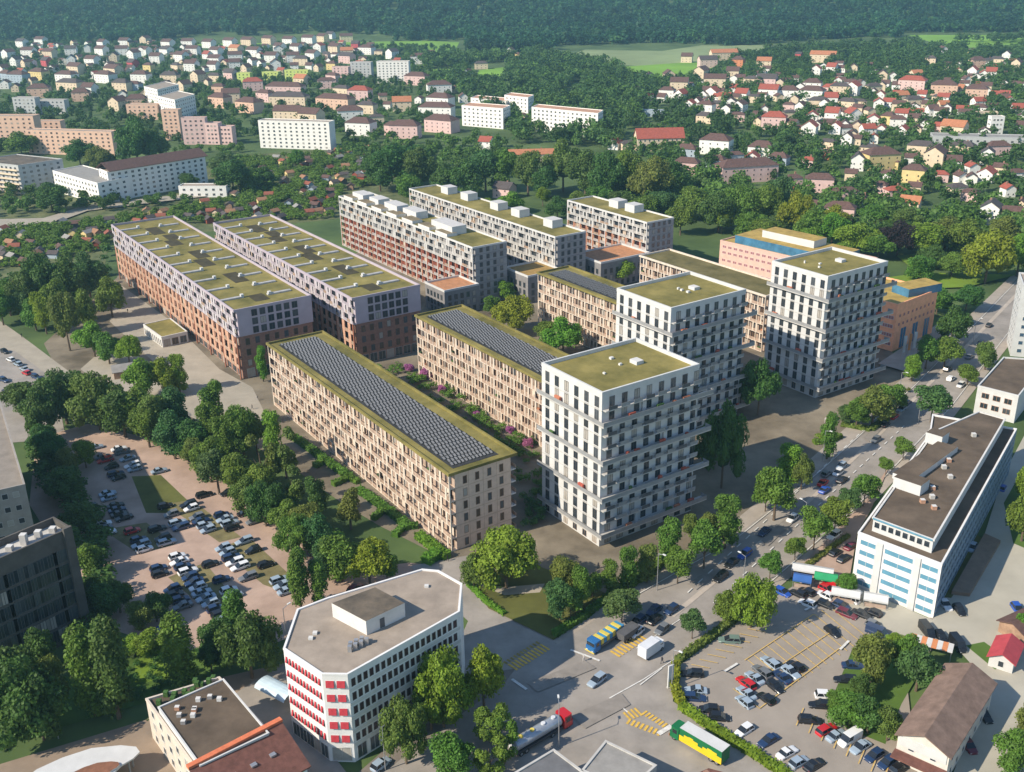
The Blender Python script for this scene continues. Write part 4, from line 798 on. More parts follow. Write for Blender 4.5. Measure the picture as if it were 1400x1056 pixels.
def house_meshes(L, Wd, hw, hr, hip, wall, roof):
    k = (round(L), round(Wd), round(hw), round(hr), hip, wall, roof)
    if k in HM: return HM[k]
    L, Wd, hw, hr = max(4, round(L)), max(4, round(Wd)), max(3, round(hw)), max(1, round(hr)); x, y = L/2, Wd/2
    b = MB().prism([(-x, -y), (x, -y), (x, y), (-x, y)], 0, hw); r = MB(); ov = .5; X, Y = x+ov, y+ov
    if hip:
        i = min(X, Y)*.9; A = [(-X, -Y, hw), (X, -Y, hw), (X, Y, hw), (-X, Y, hw)]
        if X >= Y: r0, r1 = (-X+i, 0, hw+hr), (X-i, 0, hw+hr); r.quad(A[0], A[1], r1, r0); r.tri(A[1], A[2], r1); r.quad(A[2], A[3], r0, r1); r.tri(A[3], A[0], r0)
        else: r0, r1 = (0, -Y+i, hw+hr), (0, Y-i, hw+hr); r.tri(A[0], A[1], r0); r.quad(A[1], A[2], r1, r0); r.tri(A[2], A[3], r1); r.quad(A[3], A[0], r0, r1)
        r.quad(A[3], A[2], A[1], A[0])
    else:
        b.tri((x, -y, hw), (x, y, hw), (x, 0, hw+hr)); b.tri((-x, y, hw), (-x, -y, hw), (-x, 0, hw+hr)); e = hr*ov/y; t = .25
        for s in (-1, 1):
            p = [(-X, s*Y, hw-e+.05), (X, s*Y, hw-e+.05), (X, 0, hw+hr+.05), (-X, 0, hw+hr+.05)]; q = [(u, v, z+t) for u, v, z in p]
            if s > 0: p.reverse(); q.reverse()
            r.quad(*q); r.quad(*reversed(p)); r.quad(p[0], p[1], q[1], q[0]); r.quad(p[1], p[2], q[2], q[1]); r.quad(p[3], p[0], q[0], q[3])
    HM[k] = (b.mesh('wall', [HW[wall]]), r.mesh('roof', [HR[roof]])); return HM[k]
CW = {}
def house(px, py, wpx, code, zone, per=18):
    wall, roof, hip, dp, hk = {'W': ('white', 'brown', 0, .9, .62), 'w': ('white', 'dark', 0, .8, .8), 'C': ('cream', 'brown', 0, .8, .6), 'R': ('white', 'red', 0, .9, .6), 'O': ('cream', 'orange', 0, .8, .5), 'Y': ('yellow', 'brown', 1, .7, .6), 'P': ('pink', 'brown', 1, .5, .5),
        'p': ('pink', 'dark', 0, .8, .6), 'D': ('bluegrey', 'brown', 1, .55, .42), 'H': ('white', 'brown', 1, .6, .5), 'h': ('peach', 'brown', 1, .6, .55), 'N': ('orange', 'brown', 1, .8, .6), 'r': ('red', 'dark', 0, .8, .6), 'V': ('pink', 'red', 1, .6, .5), 'Z': ('cream', 'dark', 1, .5, .45)}[code]
    if code == 'R' and not (158 < py < 192 and 1040 < px < 1320) and hr_.random() < .8: code = 'W'
    P = G(px, py); k = pxm(P); L = wpx*k*1.12; L = max(7.0, min(L, 60)); Wd = max(6.0, min(L*dp, 13)); hw = max(5.0, min(L*hk, 10)); hr = max(2.2, min(Wd*.36, 4.2))
    rz = hr_.choice((-.62, -.48, -.30, .15))+hr_.uniform(-.08, .08)
    if code in 'WwCR' and hr_.random() < .7 and L < 17: rz += math.pi/2
    wm_, rm_ = house_meshes(L, Wd, hw, hr, hip, wall, roof)
    t = thing('house', '', 'house', (P.x, P.y+Wd/2, 0), rz, 'houses: '+zone)
    ob('wall', wm_, t); ro = ob('roof', rm_, t)
    hw = max(3, round(hw)); L = max(4, round(L)); Wd = max(4, round(Wd))
    wme = win_mesh(1.0, 1.2, HW[wall], gl)
    if wpx >= 9:
        n = max(2, min(8, int(L/4.6)))
        for fl in range(max(1, int(hw/3))):
            for i in range(n): ob('window', wme, t, (-L/2+L*(i+.5)/n, -Wd/2, 1.1+2.9*fl))
            for i in range(2): ob('window', wme, t, (-L/2, Wd/2-Wd*(i+.5)/2, 1.1+2.9*fl), -math.pi/2)
            if abs(rz) > .6: 
                for i in range(2): ob('window', wme, t, (L/2, -Wd/2+Wd*(i+.5)/2, 1.1+2.9*fl), math.pi/2)
    if hr_.random() < .5: ob('chimney', MBC('chimney'), ro, (L*.15, Wd*.1, hw+hr*.6))
    size = 'small ' if wpx < 11 else ('long ' if wpx > 26 else '')
    enrol((zone, per), px, py, t, f"{size}{'blue-grey' if wall == 'bluegrey' else wall} house with {roof} roof"); return t
def MBC(k):
    if k not in CW: CW[k] = MB().box(-.45, .45, -.45, .45, 0, 1.8).mesh('chimney', M('chimney_brick', (.30, .17, .12), .9, .2, 2))
    return CW[k]
def houses(zone, txt, per=18):
    for e in txt.split(): x, y, wd, c = e.split(','); house(float(x), float(y), float(wd), c, zone, per)
houses('western hillside', '''29,65,11,w 55,62,12,W 10,81,11,W 38,78,14,W 67,80,14,C 96,76,12,w 97,90,11,w 63,91,11,r 35,92,9,C 21,92,10,w 119,72,8,w 125,91,14,W 140,66,12,W 138,76,13,W 170,64,12,W 166,76,13,W 155,85,11,C 182,82,12,W 181,94,11,r 195,77,11,W
 198,60,10,C 3,102,11,W 52,110,20,Y 103,102,19,C 90,114,23,H 154,105,20,C 143,114,24,H 192,114,20,H 44,116,8,C 24,114,22,D 6,122,10,W 21,126,10,C 95,126,30,Z 52,134,23,h 110,139,18,h 121,130,14,W 166,125,20,Z 183,124,16,D 167,135,9,W 150,96,9,W 8,110,16,D
 229,66,14,W 257,65,14,W 285,66,14,W 314,64,15,W 339,63,16,C 367,61,15,C 197,77,13,W 227,77,14,w 213,87,13,W 247,85,15,W 263,76,14,W 295,78,14,W 294,90,15,W 283,81,9,R 322,75,15,O 321,85,15,W 347,78,17,W 371,86,14,W 380,75,11,W 203,98,11,Y 241,97,13,Z 261,98,14,W
 291,97,11,W 320,95,12,W 345,90,9,W 357,92,8,W 376,97,14,W 336,100,11,C 310,103,7,W 232,114,20,Z 270,113,14,C 284,117,8,C 299,129,15,h 293,112,16,Z 315,109,13,p 226,127,13,C 345,125,22,V 251,126,14,C
 395,62,14,W 422,60,15,W 441,58,12,C 452,55,9,w 473,58,14,C 382,72,12,W 405,73,13,W 400,86,14,W 436,72,12,R 427,83,14,W 446,79,7,p 458,73,14,C 474,78,14,O 486,66,9,r 501,75,18,H 536,81,12,w 518,76,10,Z 474,87,17,p 402,96,9,W 412,90,18,Z 435,98,9,C 454,96,12,Y 423,96,8,W''')
houses('town above allotments', '''412,116,15,O 446,122,20,P 390,132,44,P 395,147,44,Z 468,132,20,Z 492,138,26,V 523,138,9,C 458,150,44,h 394,168,32,C 425,172,26,C 478,168,30,H 493,186,32,H 540,186,24,P 549,153,22,O 530,150,9,W 502,156,22,Z 572,88,19,H 590,77,7,W
 570,117,27,P 600,130,28,H 602,149,30,H 633,141,11,W 620,128,8,C 597,163,40,H 604,182,38,P 554,190,34,P 573,142,9,W 698,74,8,W 708,79,7,Y 658,95,15,Z 665,205,15,R 733,156,12,D 340,155,30,h 300,148,24,h 315,142,20,C 186,150,22,h 160,152,18,C 200,140,16,C 362,140,20,P 515,168,16,Z 455,113,16,P 640,106,9,W 760,176,12,O 715,166,10,P''')
houses('edge of central wood', '''875,112,10,W 887,116,12,w 870,135,13,W 885,139,12,R 906,140,10,W 854,147,14,D 915,113,15,C 842,205,14,R 860,206,18,Z 848,120,8,C 940,86,12,C''')
houses('eastern slope', '''930,126,20,C 913,135,18,H 932,139,14,R 943,124,9,W 960,109,17,C 979,121,24,C 967,130,9,W 975,137,16,R 985,131,9,C 968,93,20,p 990,83,30,O 1010,92,14,N 1003,107,14,C 1013,114,11,C 1028,116,15,Z 1046,94,16,O 1050,121,22,p 1004,127,9,R 1016,138,15,R 1031,141,15,Z
 1053,137,21,R 944,151,13,R 955,146,10,W 966,156,20,H 980,149,9,p 1000,148,12,W 1013,154,14,W 1009,167,17,P 1046,156,8,W 1060,178,28,V 965,169,20,Z 1038,173,11,C 1127,86,28,O 1093,79,7,r 1117,103,12,R 1139,100,11,R 1168,100,11,C 1088,113,7,W 1149,110,7,W 1080,137,22,H 1065,139,10,C
 1112,126,20,H 1112,139,28,H 1134,128,14,V 1150,131,22,Z 1168,131,17,R 1166,117,8,C 1178,119,8,W 1195,128,17,Z 1208,112,13,C 1212,121,9,W 1138,144,15,R 1096,152,11,W 1079,151,13,P 1205,138,11,R 1203,149,12,R 1190,159,11,C 1112,168,14,R 1140,166,15,R 1168,167,16,R 1196,173,15,R 1145,184,15,R
 1109,186,18,R 1118,178,9,W 1093,184,9,Y 1080,162,15,Z 1157,184,11,W 1166,192,12,C 1188,187,15,R 1196,197,9,R 1216,171,15,Y 1206,184,10,R 1175,148,16,Z 1120,150,22,Z 1160,150,20,Z 1290,73,8,W 1329,74,6,Y 1272,88,13,Z 1337,93,15,h 1352,89,12,Z 1378,82,9,W 1364,89,14,Z 1392,94,11,C
 1254,108,12,O 1250,124,28,V 1227,123,9,W 1293,131,27,h 1311,129,13,O 1322,115,8,W 1332,105,11,R 1346,108,9,R 1357,107,11,R 1234,139,13,O 1262,136,9,R 1263,144,9,R 1292,142,12,R 1291,151,11,O 1337,137,22,h 1350,126,11,C 1339,148,12,R 1340,157,16,H 1276,159,12,W 1266,177,8,W 1229,174,17,H
 1235,165,14,R 1396,161,15,R 1399,181,11,W 1236,187,13,R 1308,188,24,O 1285,184,17,V 1250,147,18,Z 1285,140,14,Z 1335,130,14,Z 1255,185,12,C''', 20)
houses('brown roofed estate', '''981,212,35,H 1043,218,28,H 940,216,26,D 980,232,24,D 1006,222,18,D 1030,228,18,R 940,240,29,P 1022,250,70,P 1066,226,22,D 1131,219,13,N 1133,206,20,Z 1160,199,14,W 1171,199,13,C 1190,214,22,Z 1206,233,38,Y 1174,234,18,w 1165,248,12,C 1214,249,15,H 1122,264,32,P 1155,279,28,P 1180,285,14,H
 1112,292,24,D 1106,230,16,V 1150,306,34,P 1203,310,20,Y 1075,276,19,O 1225,275,22,V 1224,232,13,Y 1252,251,24,Y 1282,229,26,C 1306,231,15,W 1331,239,13,R 1352,226,17,w 1352,251,19,R 1287,250,17,V 1315,252,10,W 1246,226,9,W 1330,254,8,W 1370,240,14,C 1390,250,20,H 1252,267,10,C 1380,270,13,R 1247,290,20,O 1328,276,18,P
 1289,326,18,w 1357,308,24,w 1398,292,12,C 1262,216,30,Z 1318,214,26,Z 1365,216,24,P 1310,268,20,Z 1205,265,16,P 690,272,22,p 1085,255,20,P 1385,310,30,P''', 18)
# ---------------------------------------------------------------- far flat roofed blocks
def block(px, py, wpx, hpx, dpx, wall, label, top=None, roofk='flat', rz=-.18, rows=None, cols=None, m=None, glz=None):
    P = G(px, py); k = pxm(P); L = wpx*k; h = hpx*k*1.05; Wd = dpx*k
    B = Bld('apartment_block', label, 'apartment building', (P.x, P.y, 0), rz)
    B.part('wall', MB().prism([(-L/2, 0), (L/2, 0), (L/2, Wd), (-L/2, Wd)], 0, h-.5).mesh('wall', [m or HW[wall]]))
    if roofk == 'flat': B.part('roof', flat_roof([(-L/2, 0), (L/2, 0), (L/2, Wd), (-L/2, Wd)], h-.5, .5, m or HW[wall], top or gravel, th=.4, ov=.05))
    else:
        _, r = house_meshes(L, Wd, 3, Wd*.24, 1, wall, 'brown'); B.part('roof', r, None, (0, Wd/2, h-3.5))
    n = max(1, int(h/2.9)); c = cols or max(3, int(L/4.5)); me = win_mesh(1.7, 1.5, HW[wall], glz or gl)
    zs = [.9+(h-1)/n*i for i in range(n)]
    B.windows((-L/2, 0), (L/2, 0), zs, c, me); B.windows((-L/2, Wd), (-L/2, 0), zs, max(2, int(Wd/5)), me)
    B.done(60); return B
def block3(Lp, Fp, Rp, hpx, wall, label, top=None, roofk='flat', side=None, balc=False):
    A, F_, R_ = [G(*q).to_2d() for q in (Lp, Fp, Rp)]; h = hpx*pxm((F_.x, F_.y, 0))*1.04; D_ = A+R_-F_
    B = poly_building('apartment_block', label, 'apartment building', [tuple(q) for q in (A, F_, R_, D_)], h, HW[wall], top or gravel, .5)
    n = max(1, int(h/2.9)); zs = [.9+(h-1)/n*i for i in range(n)]; l1, l2 = (F_-A).length, (R_-F_).length
    B.windows(B.lp[0], B.lp[1], zs, max(2, int(l1/4.2)), win_mesh(1.8, 1.5, HW[wall], gl)); B.windows(B.lp[1], B.lp[2], zs, max(2, int(l2/4.2)), win_mesh(1.8, 1.5, HW[side or wall], gl))
    if side:
        L, a, d = B.edge_frame(B.lp[1], B.lp[2]); B.part('side_wall', MB().box(0, L, -.02, -.004, 0, h-.5).mesh('side_wall', HW[side]), None, (*B.lp[1], 0), a)
    if balc:
        L, a, d = B.edge_frame(B.lp[0], B.lp[1]); me = MB().box(.3, L-.3, -1.3, -.004, -.2, 0).box(.3, L-.3, -1.3, -1.2, .002, .9).mesh('balcony', HW['cream'])
        for z in zs: B.part('balcony', me, None, (*B.lp[0], z-.5), a)
    if roofk == 'hip':
        _, r = house_meshes(l2, l1, 3, l1*.26, 0, wall, 'brown'); m_ = (Vector(B.lp[0])+Vector(B.lp[2]))/2; B.part('pitched_roof', r, None, (m_.x, m_.y, h-3.0), math.atan2(R_.y-F_.y, R_.x-F_.x))
    B.done(60)
block3((141, 270), (153, 276), (285, 252), 36, 'white', 'long pale blue-white block with brown pitched roof, by the gardens', roofk='hip')
block3((77, 262), (138, 281), (180, 272), 27, 'white', 'low white industrial hall with grey flat roof, before the long pitched block', top=M('grey_roof'))
block3((-30, 258), (32, 266), (92, 256), 34, 'grey', 'grey apartment block with cream balconies and flat roof, at the garden lane', top=bitumen, balc=True)
block3((200, 141), (218, 146), (247, 138), 20, 'white', 'white block with shaded blue side below the hillside')
block3((220, 163), (243, 169), (270, 160), 28, 'white', 'taller white block with shaded blue side, below the first')
block3((632, 172), (688, 177), (698, 172), 26, 'white', 'white slab block with shaded end, before the other slabs', top=M('orange_eaves', (.45, .25, .16), .9, .2, .5))
block3((727, 179), (817, 189), (824, 184), 31, 'white', 'longest white slab block with orange edged roof, beside the wood', top=M('orange_eaves'))
block3((644, 153), (692, 158), (700, 154), 18, 'white', 'white slab block behind the twin slabs', top=M('orange_eaves'))
block3((690, 156), (722, 160), (730, 156), 24, 'white', 'tall white slab block against the wood', top=M('orange_eaves'))
block(278, 270, 62, 14, 18, 'white', 'low white workshop behind the long hipped block', rz=-0.05)
block(404, 204, 100, 34, 18, 'white', 'white apartment row with tall blue stair windows, above the gardens', rz=-0.26)
block(98, 212, 120, 28, 14, 'peach', 'long peach apartment block beside the tree group', rz=-0.24)
block(22, 200, 56, 34, 16, 'peach', 'tall peach apartment block at the western edge', rz=-0.10)
block(66, 192, 38, 22, 12, 'peach', 'short peach apartment block behind the long peach one', rz=-0.10)
block(36, 158, 30, 20, 10, 'grey', 'pale grey block in the western hillside gardens', rz=-0.20)
block(72, 156, 36, 16, 10, 'grey', 'flat cream block beside the pale grey one on the hillside', rz=-0.20)
block(196, 164, 40, 18, 12, 'peach', 'peach block beside the taller white block', rz=-0.10)
block(237, 192, 22, 36, 12, 'peach', 'slim peach tower block by the tree group', rz=-0.10)
block(268, 198, 30, 32, 12, 'pink', 'pink stepped apartment block, westernmost of three', rz=0.00)
block(292, 198, 18, 26, 12, 'pink', 'pink stepped apartment block, middle of three', rz=-0.20)
block(310, 198, 18, 22, 12, 'pink', 'pink stepped apartment block, easternmost of three', rz=-0.20)
block(334, 116, 18, 14, 8, 'lime', 'small lime green block below the hillside houses', rz=-0.20)
block(370, 110, 22, 10, 8, 'lime', 'pale lime block with flat roof in the middle', rz=-0.20)
block(406, 112, 32, 14, 9, 'lime', 'longest lime green block beside a pink wall', rz=-0.20)
block(466, 110, 22, 16, 10, 'pink', 'pale pink flats below the meadow', rz=-0.20)
block(494, 108, 28, 20, 10, 'grey', 'pale grey terraced flats below the meadow', rz=-0.20)
block(538, 114, 42, 26, 12, 'white', 'large white terraced flats below the meadow', rz=-0.10)
block(801, 158, 50, 9, 14, 'bluegrey', 'low blue-grey roofed hall behind the longest white slab', rz=-0.42, top=M('blue_grey_roof', (.30, .36, .42), .7, .1, .2))
block(895, 160, 38, 8, 10, 'bluegrey', 'low blue-grey pavilion above the red roofed villa', rz=-0.30, top=M('blue_grey_roof'))
block(1340, 204, 112, 14, 26, 'grey', 'large grey flat roofed hall on the eastern slope', rz=-0.25, top=M('grey_roof'))
block(1361, 186, 16, 22, 10, 'white', 'slim pale tower block on the eastern slope', rz=0.00)
block(1348, 168, 26, 12, 10, 'cream', 'cream block with flat roof above the slim pale tower', rz=-0.10)
c = G(902, 206); gable_house('villa', 'large villa with bright red roof and cream gables', 'villa', (c.x, c.y+6), 34, 15, 9, 6, .05, M('house_cream'), tile_r)
c = G(728, 223); gable_house('pavilion_house', 'low house with long red roof among the park trees', 'house', (c.x, c.y+5), 32, 12, 6, 2.5, .05, HW['cream'], tile_o)
c = G(40, 408); gable_house('brick_cottage', 'red brick cottage with dark roof in the western tree belt', 'house', (c.x, c.y+4), 13, 10, 6.5, 3.4, 1.0, M('cottage_brick', (.48, .15, .09), .85, .2, 1), HR['dark'])
c = G(168, 516); gable_house('garden_shed', 'small shed with pale grey roof at the edge of the tree belt', 'shed', (c.x, c.y+2), 7, 6, 2.6, 1.4, .4, wood_d, M('grey_roof'), wins=False, chim=False)
# ---------------------------------------------------------------- allotment huts
HUT = {}
def hut(px, py, k):
    if k not in HUT:
        wm_ = [wood_d, red_wall, HW['cream'], HW['bluegrey'], darkgrey, HW['yellow']][k % 6]; rm = [tile_b, M('hut_rust', (.25, .085, .055), .9, .2), M('grey_roof'), HR['dark'], M('hut_ochre', (.30, .16, .09), .9, .2)][k % 5]
        b = MB().prism([(-2, -1.5), (2, -1.5), (2, 1.5), (-2, 1.5)], 0, 2.1); b.tri((2, -1.5, 2.1), (2, 1.5, 2.1), (2, 0, 3.1)); b.tri((-2, 1.5, 2.1), (-2, -1.5, 2.1), (-2, 0, 3.1)); r = MB()
        for s in (-1, 1):
            p = [(-2.3, s*1.9, 1.95), (2.3, s*1.9, 1.95), (2.3, 0, 3.2), (-2.3, 0, 3.2)]; q = [(u, v, z+.12) for u, v, z in p]
            if s > 0: p.reverse(); q.reverse()
            r.quad(*q); r.quad(*reversed(p)); r.quad(p[0], p[1], q[1], q[0])
        HUT[k] = (b.mesh('wall', [wm_]), r.mesh('roof', [rm]))
    P = G(px, py); t = thing('garden_hut', '', 'garden hut', (P.x, P.y, 0), hr_.uniform(0, 3), 'huts in the allotment gardens'); t.scale = (1.25, 1.25, 1.15)
    ob('wall', HUT[k][0], t); ob('roof', HUT[k][1], t)
    col = ['brown', 'dark red', 'cream', 'blue-grey', 'dark grey', 'yellow'][k % 6]; rc = ['brown', 'red', 'grey', 'dark', 'ochre'][k % 5]
    enrol(('allotment gardens', 14), px, py, t, f"{col} garden hut with {rc} roof")
def in_poly(x, y, pg):
    c = False
    for i in range(len(pg)):
        (x1, y1), (x2, y2) = pg[i-1], pg[i]
        if (y1 > y) != (y2 > y) and x < (x2-x1)*(y-y1)/(y2-y1)+x1: c = not c
    return c
GARD = [(-10, 318), (150, 300), (320, 272), (330, 220), (560, 200), (530, 250), (470, 262), (455, 300), (300, 305), (155, 310), (148, 345), (130, 345), (-10, 372)]
n = 0; spots = []
while len(spots) < 100 and n < 9000:
    n += 1; x, y = hr_.uniform(-5, 560), hr_.uniform(200, 372)
    if in_poly(x, y, GARD) and all(abs(x-a)/11+abs(y-b)/6 > 1 for a, b in spots): spots.append((x, y))
for i, (x, y) in enumerate(spots): hut(x, y, hr_.randrange(30))
# ---------------------------------------------------------------- undergrowth, far treetops, the wood on the hill: uncountable
def scatter(name, pts, shapes, mat, lo, hi, n_leaf, leaf, sq=1.0):
    Vs = []; Fs = []; o = 0; r2 = np.random.default_rng(len(pts)); protos = [crown_np(r2, lobes_for(s, r2), n_leaf, leaf, core=1) for s in shapes for _ in range(3)]
    for (x, y, z) in pts:
        V, F = protos[r2.integers(len(protos))]; s = r2.uniform(lo, hi)/10; a = r2.uniform(0, 6.28); ca, sa = math.cos(a), math.sin(a); wf_ = s*r2.uniform(.85, 1.25)*sq
        W = np.empty_like(V); W[:, 0] = (V[:, 0]*ca-V[:, 1]*sa)*wf_+x; W[:, 1] = (V[:, 0]*sa+V[:, 1]*ca)*wf_+y; W[:, 2] = (V[:, 2]-1.2)*s+z
        Vs.append(W); Fs.append(F+o); o += len(V)
    return kind(ob(name, npmesh(name, np.vstack(Vs), np.vstack(Fs), [mat])), 'stuff')
MEAD = [[(640, 92), (692, 88), (694, 118), (640, 116)], [(755, 80), (800, 66), (905, 68), (960, 60), (1062, 60), (1042, 76), (960, 88), (985, 92), (965, 110), (880, 112), (840, 96), (800, 88)], [(1235, 60), (1400, 60), (1400, 70), (1300, 70)], [(265, 70), (300, 40), (640, 40), (640, 68), (470, 62)], [(555, 95), (645, 95), (600, 112)]]
def pxs(poly, n, avoid=(), seed=3):
    r = random.Random(seed); x0, x1 = min(p[0] for p in poly), max(p[0] for p in poly); y0, y1 = min(p[1] for p in poly), max(p[1] for p in poly); out = []
    cx, cy = [G(*p) for p in poly], None
    gx0, gx1 = min(p.x for p in cx), max(p.x for p in cx); gy0, gy1 = min(p.y for p in cx), max(p.y for p in cx); k = 0
    while len(out) < n and k < n*60:
        k += 1; X, Y = r.uniform(gx0, gx1), r.uniform(gy0, gy1); q = proj((X, Y, 0))
        if in_poly(q[0], q[1], poly) and not any(in_poly(q[0], q[1]+1, a_) for a_ in MEAD) and not any(abs(q[0]-a[0]) < a[2]*.5+3 and -3 < a[1]-q[1]+1 < a[3] for a in avoid) : out.append((X, Y, 0))
    return out
AV = [(m[0], m[1], 9, 8) for (z, p), L in ROLLCALL.items() if any(w_ in z for w_ in ('hillside', 'town', 'centre', 'slope', 'estate')) for m in L]
AV = [(a[0], a[1]+2, 10, 9) for a in AV]
def distant_houses(poly, n, seed):                    # the smallest houses of the town, past those built one by one
    r = random.Random(seed); b = MB()
    for (X, Y, Z) in pxs(poly, n, [(a[0], a[1]-2, 8, 7) for a in AV], seed):
        a = r.choice((-.55, -.4, 1.1, 1.2))+r.uniform(-.1, .1); L, W, h, rh = r.uniform(4.2, 6), r.uniform(3.6, 4.4), r.uniform(5, 7), r.uniform(2.2, 3); ca, sa = math.cos(a), math.sin(a)
        T = lambda x, y, z: (X+x*ca-y*sa, Y+x*sa+y*ca, z); m = r.choice((0, 0, 0, 1)); q = 3 if r.random() < .15 else 2
        c = [(-L, -W), (L, -W), (L, W), (-L, W)]
        for k in range(4): p_, s_ = c[k], c[(k+1) % 4]; b.quad(T(*p_, 0), T(*s_, 0), T(*s_, h), T(*p_, h), m)
        b.tri(T(L, -W, h), T(L, W, h), T(L, 0, h+rh), m); b.tri(T(-L, W, h), T(-L, -W, h), T(-L, 0, h+rh), m)
        for s_ in (-1, 1): e = [T(-L-.4, s_*(W+.5), h-.3), T(L+.4, s_*(W+.5), h-.3), T(L+.4, 0, h+rh+.05), T(-L-.4, 0, h+rh+.05)]; b.quad(*(e if s_ < 0 else e[::-1]), q)
        for x in (-L*.5, 0, L*.5): b.quad(T(x-.5, -W-.03, 2.2), T(x+.5, -W-.03, 2.2), T(x+.5, -W-.03, 3.6), T(x-.5, -W-.03, 3.6), 4)
    return kind(ob('distant_houses', b.mesh('distant_houses', [HW['white'], HW['cream'], tile_b, tile_r, gl])), 'stuff')
distant_houses([(-20, 66), (110, 62), (300, 60), (490, 58), (560, 72), (560, 100), (330, 110), (-20, 112)], 95, 41)
distant_houses([(930, 118), (1060, 95), (1220, 88), (1400, 90), (1400, 195), (1240, 190), (1080, 180), (940, 160)], 95, 42)
FAR = leafmat('leaf_far_green', (.066, .135, .032), .5, .0, .05); FAR2 = leafmat('leaf_far_mid', (.098, .185, .034), .5, .0, .05)
scatter('far_treetops', pxs([(-30, 60), (300, 60), (620, 62), (640, 130), (560, 190), (330, 195), (-30, 215)], 1700, AV, 1), ['round', 'round', 'oval'], FAR, 6, 12, 150, .8)
scatter('far_treetops', pxs([(-30, 60), (300, 60), (620, 62), (640, 130), (560, 190), (330, 195), (-30, 215)], 900, AV, 2), ['round', 'small'], FAR2, 5, 9, 150, .8)
scatter('far_treetops', pxs([(560, 84), (700, 74), (860, 84), (900, 118), (860, 170), (840, 205), (720, 200), (640, 135), (560, 115)], 620, AV, 3), ['round', 'broad'], FAR, 10, 19, 170, .8)
scatter('far_treetops', pxs([(560, 84), (700, 74), (860, 84), (900, 118), (860, 170), (840, 205), (720, 200), (640, 135), (560, 115)], 300, AV, 4), ['round', 'broad'], FAR2, 10, 17, 170, .8)
scatter('far_treetops', pxs([(860, 110), (1000, 75), (1430, 60), (1430, 330), (1200, 300), (1000, 240), (930, 260), (860, 215)], 1250, AV, 5), ['round', 'broad', 'oval'], FAR, 8, 14, 150, .8)
scatter('far_treetops', pxs([(860, 110), (1000, 75), (1430, 60), (1430, 330), (1200, 300), (1000, 240), (930, 260), (860, 215)], 620, AV, 6), ['round', 'small'], FAR2, 7, 12, 150, .8)
scatter('far_treetops', pxs([(1000, 72), (1430, 52), (1430, 84), (1150, 96), (1000, 82)], 420, AV, 16), ['round', 'broad'], FAR, 10, 17, 120, .9)
scatter('far_treetops', pxs([(455, 198), (660, 188), (730, 215), (700, 262), (560, 262), (540, 232), (470, 225)], 190, AV, 18), ['round', 'small'], FAR2, 5, 11, 150, .8)
scatter('far_treetops', pxs([(-20, 212), (160, 212), (330, 205), (345, 262), (290, 275), (200, 285), (120, 292), (-20, 300)], 170, [(40, 260, 120, 50), (200, 270, 190, 60), (278, 268, 70, 20)], 19), ['round', 'small'], FAR2, 4, 9, 150, .8)
scatter('far_treetops', pxs([(840, 240), (1000, 250), (1200, 290), (1420, 300), (1420, 360), (1250, 345), (1000, 300), (850, 290)], 220, AV, 20), ['round', 'broad'], FAR2, 8, 14, 170, .8)
scatter('far_treetops', pxs([(1445, 90), (1800, 90), (1900, 500), (1800, 900), (1470, 900), (1460, 620)], 420, (), 21), ['round', 'broad'], FAR2, 7, 13, 170, .8)
scatter('far_treetops', pxs([(-420, 60), (-60, 60), (-60, 480), (-80, 540), (-420, 700)], 420, (), 22), ['round', 'broad'], FAR2, 7, 12, 170, .8)
GA = [(x, y, 10, 7) for x, y in spots]
scatter('garden_shrubs', pxs(GARD, 1500, GA, 7), ['small', 'round'], LM['mid'], 2.2, 5.5, 90, .8, 1.2)
scatter('garden_shrubs', pxs(GARD, 800, GA, 8), ['small', 'round'], LM['lit'], 1.6, 3.6, 80, .8, 1.3)
scatter('garden_shrubs', pxs([(-10, 380), (140, 370), (150, 330), (150, 385), (90, 440), (-10, 430)], 140, (), 9), ['small'], LM['dark'], 3, 7, 100, .8, 1.2)
def bed(pts, n, lo, hi, mat, seed, sq=1.4): return scatter('undergrowth', pxs(pts, n, (), seed), ['small'], mat, lo, hi, 120, .6, sq)
bed([(500, 500), (560, 505), (735, 610), (760, 700), (715, 690), (700, 620), (560, 530)], 130, 1.6, 3.4, LM['mid'], 10)
bed([(0, 960), (180, 900), (330, 880), (320, 905), (180, 965), (0, 1030)], 90, 1, 2.4, LM['dark'], 11)
bed([(60, 600), (140, 720), (150, 840), (110, 900), (130, 760), (50, 650)], 90, 3, 7, LM['dark'], 12)
bed([(190, 600), (300, 655), (400, 740), (470, 785), (480, 760), (330, 640), (250, 580)], 200, 2, 5, LM['mid'], 13)
bed([(1150, 575), (1230, 560), (1250, 530), (1225, 545), (1160, 560)], 26, 1.2, 2.4, LM['olive'], 14)
bed([(720, 690), (745, 660), (740, 720), (715, 725)], 22, 1.5, 3.5, LM['dark'], 15)
bed([(1140, 600), (1125, 610), (1110, 605), (1130, 590)], 14, 1.2, 2.4, LM['lit'], 17)
def grow_wood(name, mat, n, seed, lo, hi):
    r = np.random.default_rng(seed); pts = []
    while len(pts) < n:
        y = r.uniform(1600, 2700); x = r.uniform(-.56*y, .56*y)
        q = proj((x, y, hill(x, y)))
        edge = 56+4*math.sin(q[0]/70.0)
        if 255 < q[0] < 640: edge = 48+2*math.sin(q[0]/40.0)+(7 if q[0] > 540 else 0)
        if 640 < q[0] < 760: edge = 76
        if 760 < q[0] < 1060: edge = 61+2*math.sin(q[0]/30.0)
        if 1230 < q[0] < 1420: edge = 45
        lim = edge
        if q[1] < lim: pts.append((x, y, hill(x, y)-1))
    shp = ['round', 'oval', 'oval']; return scatter(name, pts, shp, mat, lo, hi, 70, 1.1)
